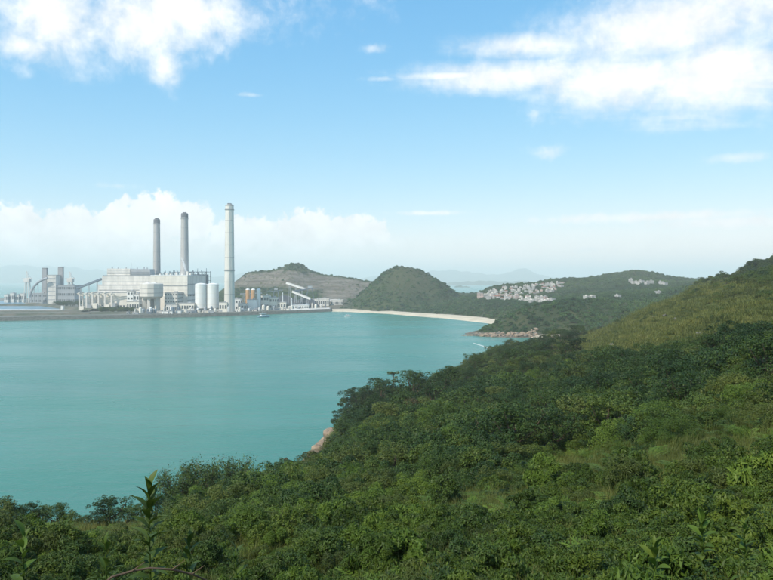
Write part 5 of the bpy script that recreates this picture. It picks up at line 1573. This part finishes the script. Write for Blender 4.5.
while cnt < 230 and tries < 3000:
    tries += 1
    wi = tr.randrange(15); a, b, ra, rb, k = TREE_P[wi]; px, py = a + tr.gauss(0, ra * 0.6), b + tr.gauss(0, rb * 0.6)
    if not (-30 < px < 800 and 255 < py < 560): continue
    d = hill_hit(px, py, 45)
    if d is None or d < 50: continue
    x = X(px, d); h = tr.uniform(2.8, 5.2) * (0.8 + 0.2 * min(d, 200) / 100) + min(d, 450) * 0.010
    if tr.random() < 0.28 and 110 < d < 330: h *= 1.45
    Tz, Gz, _, _ = zone(np.array([[x, d]]), near_z([[x, d]]))
    if Gz[0] > 0.5 and Gz[0] > Tz[0] - 0.1: continue
    if 384 < px < 406 and d > 260: continue
    if (300 < px < 346 and d > 165) or (d > 450 and px < 520): continue
    if any((x - q[0]) ** 2 + (d - q[1]) ** 2 < (0.28 * (h + q[2])) ** 2 for q in placed): continue
    kk = tr.choice([0, 1, 1, 2, 2, 3])
    if tree(px, d, h, ('broad', kk), TCOL[kk] + ' broad tree ' + TWHERE[wi], TCOL[kk] + ' trees ' + TWHERE[wi], 'tree', h / 7 * tr.uniform(1.0, 1.35)):
        placed.append((x, d, h)); cnt += 1
# trees along the upper right skyline and on the grass
for px, d, h, kk, lab in ((741, 640, 7.5, 2, 'dark tree standing highest on the right skyline'), (722, 640, 5.0, 1, 'dark low tree on the right skyline'), (735, 642, 4.5, 1, 'small dark tree left of the highest skyline tree'), (752, 645, 5.5, 2, 'dark tree right of the highest skyline tree'), (764, 648, 5.0, 1, 'dark tree near the right frame edge of the skyline'),
                          (652, 330, 3.4, 2, 'dark round bush alone on the grassy slope'), (697, 390, 3.6, 1, 'dark bush high on the grassy slope under the outcrop'), (617, 420, 4.2, 1, 'dark bush at the left end of the grassy slope'), (760, 250, 3.4, 2, 'dark bush right of the grassy slope near the frame edge')):
    tree(px, d, h, ('broad', kk), lab, None, 'tree' if h > 4.3 else 'shrub', h / 7 * 1.2)
# strips of trees on the station ground
for k in range(38):
    px = tr.uniform(99, 133); d = tr.uniform(1256, 1300); x = X(px, d)
    t = empty('tree', (x, d, GZ - 0.2), 'small green tree in the planted strip behind the sea wall', 'tree', 'planted strip behind the sea wall'); s = tr.uniform(1.2, 1.9)
    t.scale = (s * 1.3, s * 1.3, s); t.rotation_euler.z = tr.uniform(0, 6); kk = tr.choice([0, 0, 1, 3]); link('trunk', PROTO['broad', kk][0], t); link('crown', PROTO['broad', kk][1], t)
for k in range(26):
    px = tr.uniform(53, 80); d = tr.uniform(1560, 1640); x = X(px, d)
    t = empty('tree', (x, d, GZ - 0.2), 'dark tree in the belt below the square exhaust stacks', 'tree', 'tree belt below the exhaust stacks'); s = tr.uniform(1.3, 2.2)
    t.scale = (s * 1.3, s * 1.3, s); t.rotation_euler.z = tr.uniform(0, 6); kk = tr.choice([1, 2]); link('trunk', PROTO['broad', kk][0], t); link('crown', PROTO['broad', kk][1], t)

# --- foreground plants with leaves one can pick apart
def leaf_blade(name, L, W, mm, n=6):
    V = []; Fq = []
    for i in range(n + 1):
        t = i / n; w = W * math.sin(math.pi * min(1, t * 0.92 + 0.06)) ** 0.8; z = 0.35 * L * (t - 1.25 * t * t)
        V += [(L * t, -w, z + w * 0.35), (L * t, 0, z), (L * t, w, z + w * 0.35)]
    for i in range(n):
        a = i * 3; Fq += [(a, a + 3, a + 4, a + 1), (a + 1, a + 4, a + 5, a + 2)]
    me = mesh_np(name, V, Fq, mm, True)
    at = me.attributes.new('tone', 'FLOAT', 'POINT'); at.data.foreach_set('value', np.full(len(V), 0.5, dtype=np.float32))
    return me
BLADES = [leaf_blade('leaf', 1.0, 0.17, M['leaf_near']), leaf_blade('leaf', 1.0, 0.2, M['fern']), leaf_blade('leaf', 1.0, 0.18, M['leaf_mid'])]
def leafy_stem(px, pytop, d, leafL, n, label, seed, kinds=(0, 2), spread=1.0):
    r = random.Random(seed); x = X(px, d); zt = Zp(pytop, d); z0 = float(near_z([[x, d]])[0]); hgt = zt - leafL * 0.35 - z0
    t = empty('leafy_stem', (x, d, z0), label, 'plant', 'tall leafy stems in the foreground')
    m = MB(); m.tube([(0, 0, -0.2), (0.02, 0, hgt * 0.5), (-0.01, 0.01, hgt)], [0.013, 0.010, 0.006], 7)
    link('stem', m.mesh('stem', M['fern']), t)
    for i in range(n):
        u = i / (n - 1); zz = hgt * (0.30 + 0.70 * u ** 0.8)
        o = link('leaf', BLADES[r.choice(kinds)], t, (0, 0, zz)); s = leafL * r.uniform(0.75, 1.15) * (1.0 if u < 0.85 else 0.8)
        o.scale = (s, s * spread, s); pitch = -0.15 - 1.0 * u ** 2 + r.uniform(-0.2, 0.2)
        o.rotation_euler = (r.uniform(-0.4, 0.4), pitch, i * 2.4 + r.uniform(-0.3, 0.3))
leafy_stem(149, 480, 7.0, 0.26, 38, 'tall leafy stem rising alone against the water at lower left', 1, (0, 2))
leafy_stem(106, 538, 6.4, 0.19, 20, 'shorter leafy stem left of the tall one', 2, (0, 2))
leafy_stem(189, 534, 7.2, 0.20, 20, 'leafy stem below the bamboo at lower left', 3, (2, 2))
leafy_stem(23, 528, 6.6, 0.22, 18, 'leafy stem near the lower left corner', 4, (1, 1))
leafy_stem(236, 545, 7.4, 0.19, 18, 'short leafy stem right of the arched dry cane', 6, (0, 2))
leafy_stem(702, 512, 8.2, 0.22, 22, 'bright leafy stem in the lower right scrub', 7, (0, 1))
leafy_stem(745, 520, 7.4, 0.20, 22, 'leafy stem near the lower right corner', 8, (0, 1))
leafy_stem(655, 540, 7.6, 0.22, 20, 'drooping leafy stem left of the bright stem at lower right', 9, (1, 0))
# arched dry cane
cane = [(96, 590, 5.4), (112, 577, 5.5), (132, 571, 5.6), (150, 568, 5.7), (172, 569.5, 5.8), (192, 574, 5.9), (208, 581, 6.0), (222, 592, 6.1)]
cp = [(X(a, d), d, Zp(b, d)) for a, b, d in cane]
t = empty('dry_cane', cp[0], 'thin brown dry cane arching along the lower left edge', 'stem')
m = MB(); m.tube([(cp[0][0] - 0.3, cp[0][1], cp[0][2] - 0.9)] + cp + [(cp[-1][0] + 0.25, cp[-1][1], cp[-1][2] - 0.7)], [0.011] * 3 + [0.009] * 4 + [0.007] * 3, 7); m.build('cane', M['drystem'], t)
m = MB()
for i in (2, 4, 5): p = cp[i]; m.tube([p, (p[0] + 0.05, p[1], p[2] + 0.035), (p[0] + 0.12, p[1] - 0.03, p[2] + 0.09)], [0.006, 0.004, 0.002], 5)
m.build('twig', M['drystem'], t)

# ------------------------------------------------------------------ haze: one closed box of air
def haze():
    m = bpy.data.materials.new('haze_air'); m.use_nodes = True; nt = m.node_tree
    nt.nodes.remove(nt.nodes['Principled BSDF'])
    pv = nt.nodes.new('ShaderNodeVolumePrincipled')
    pv.inputs['Color'].default_value = (0.985, 1.0, 0.985, 1)
    pv.inputs['Density'].default_value = 0.00014
    pv.inputs['Anisotropy'].default_value = 0.0
    nt.links.new(pv.outputs[0], nt.nodes['Material Output'].inputs['Volume'])
    o = MB().box(0, 0, -32.0, 68000, 68000, 460 + 32).build('haze', m)
    tag(o, 'pale haze hanging over the whole bay', kind='stuff')
haze()
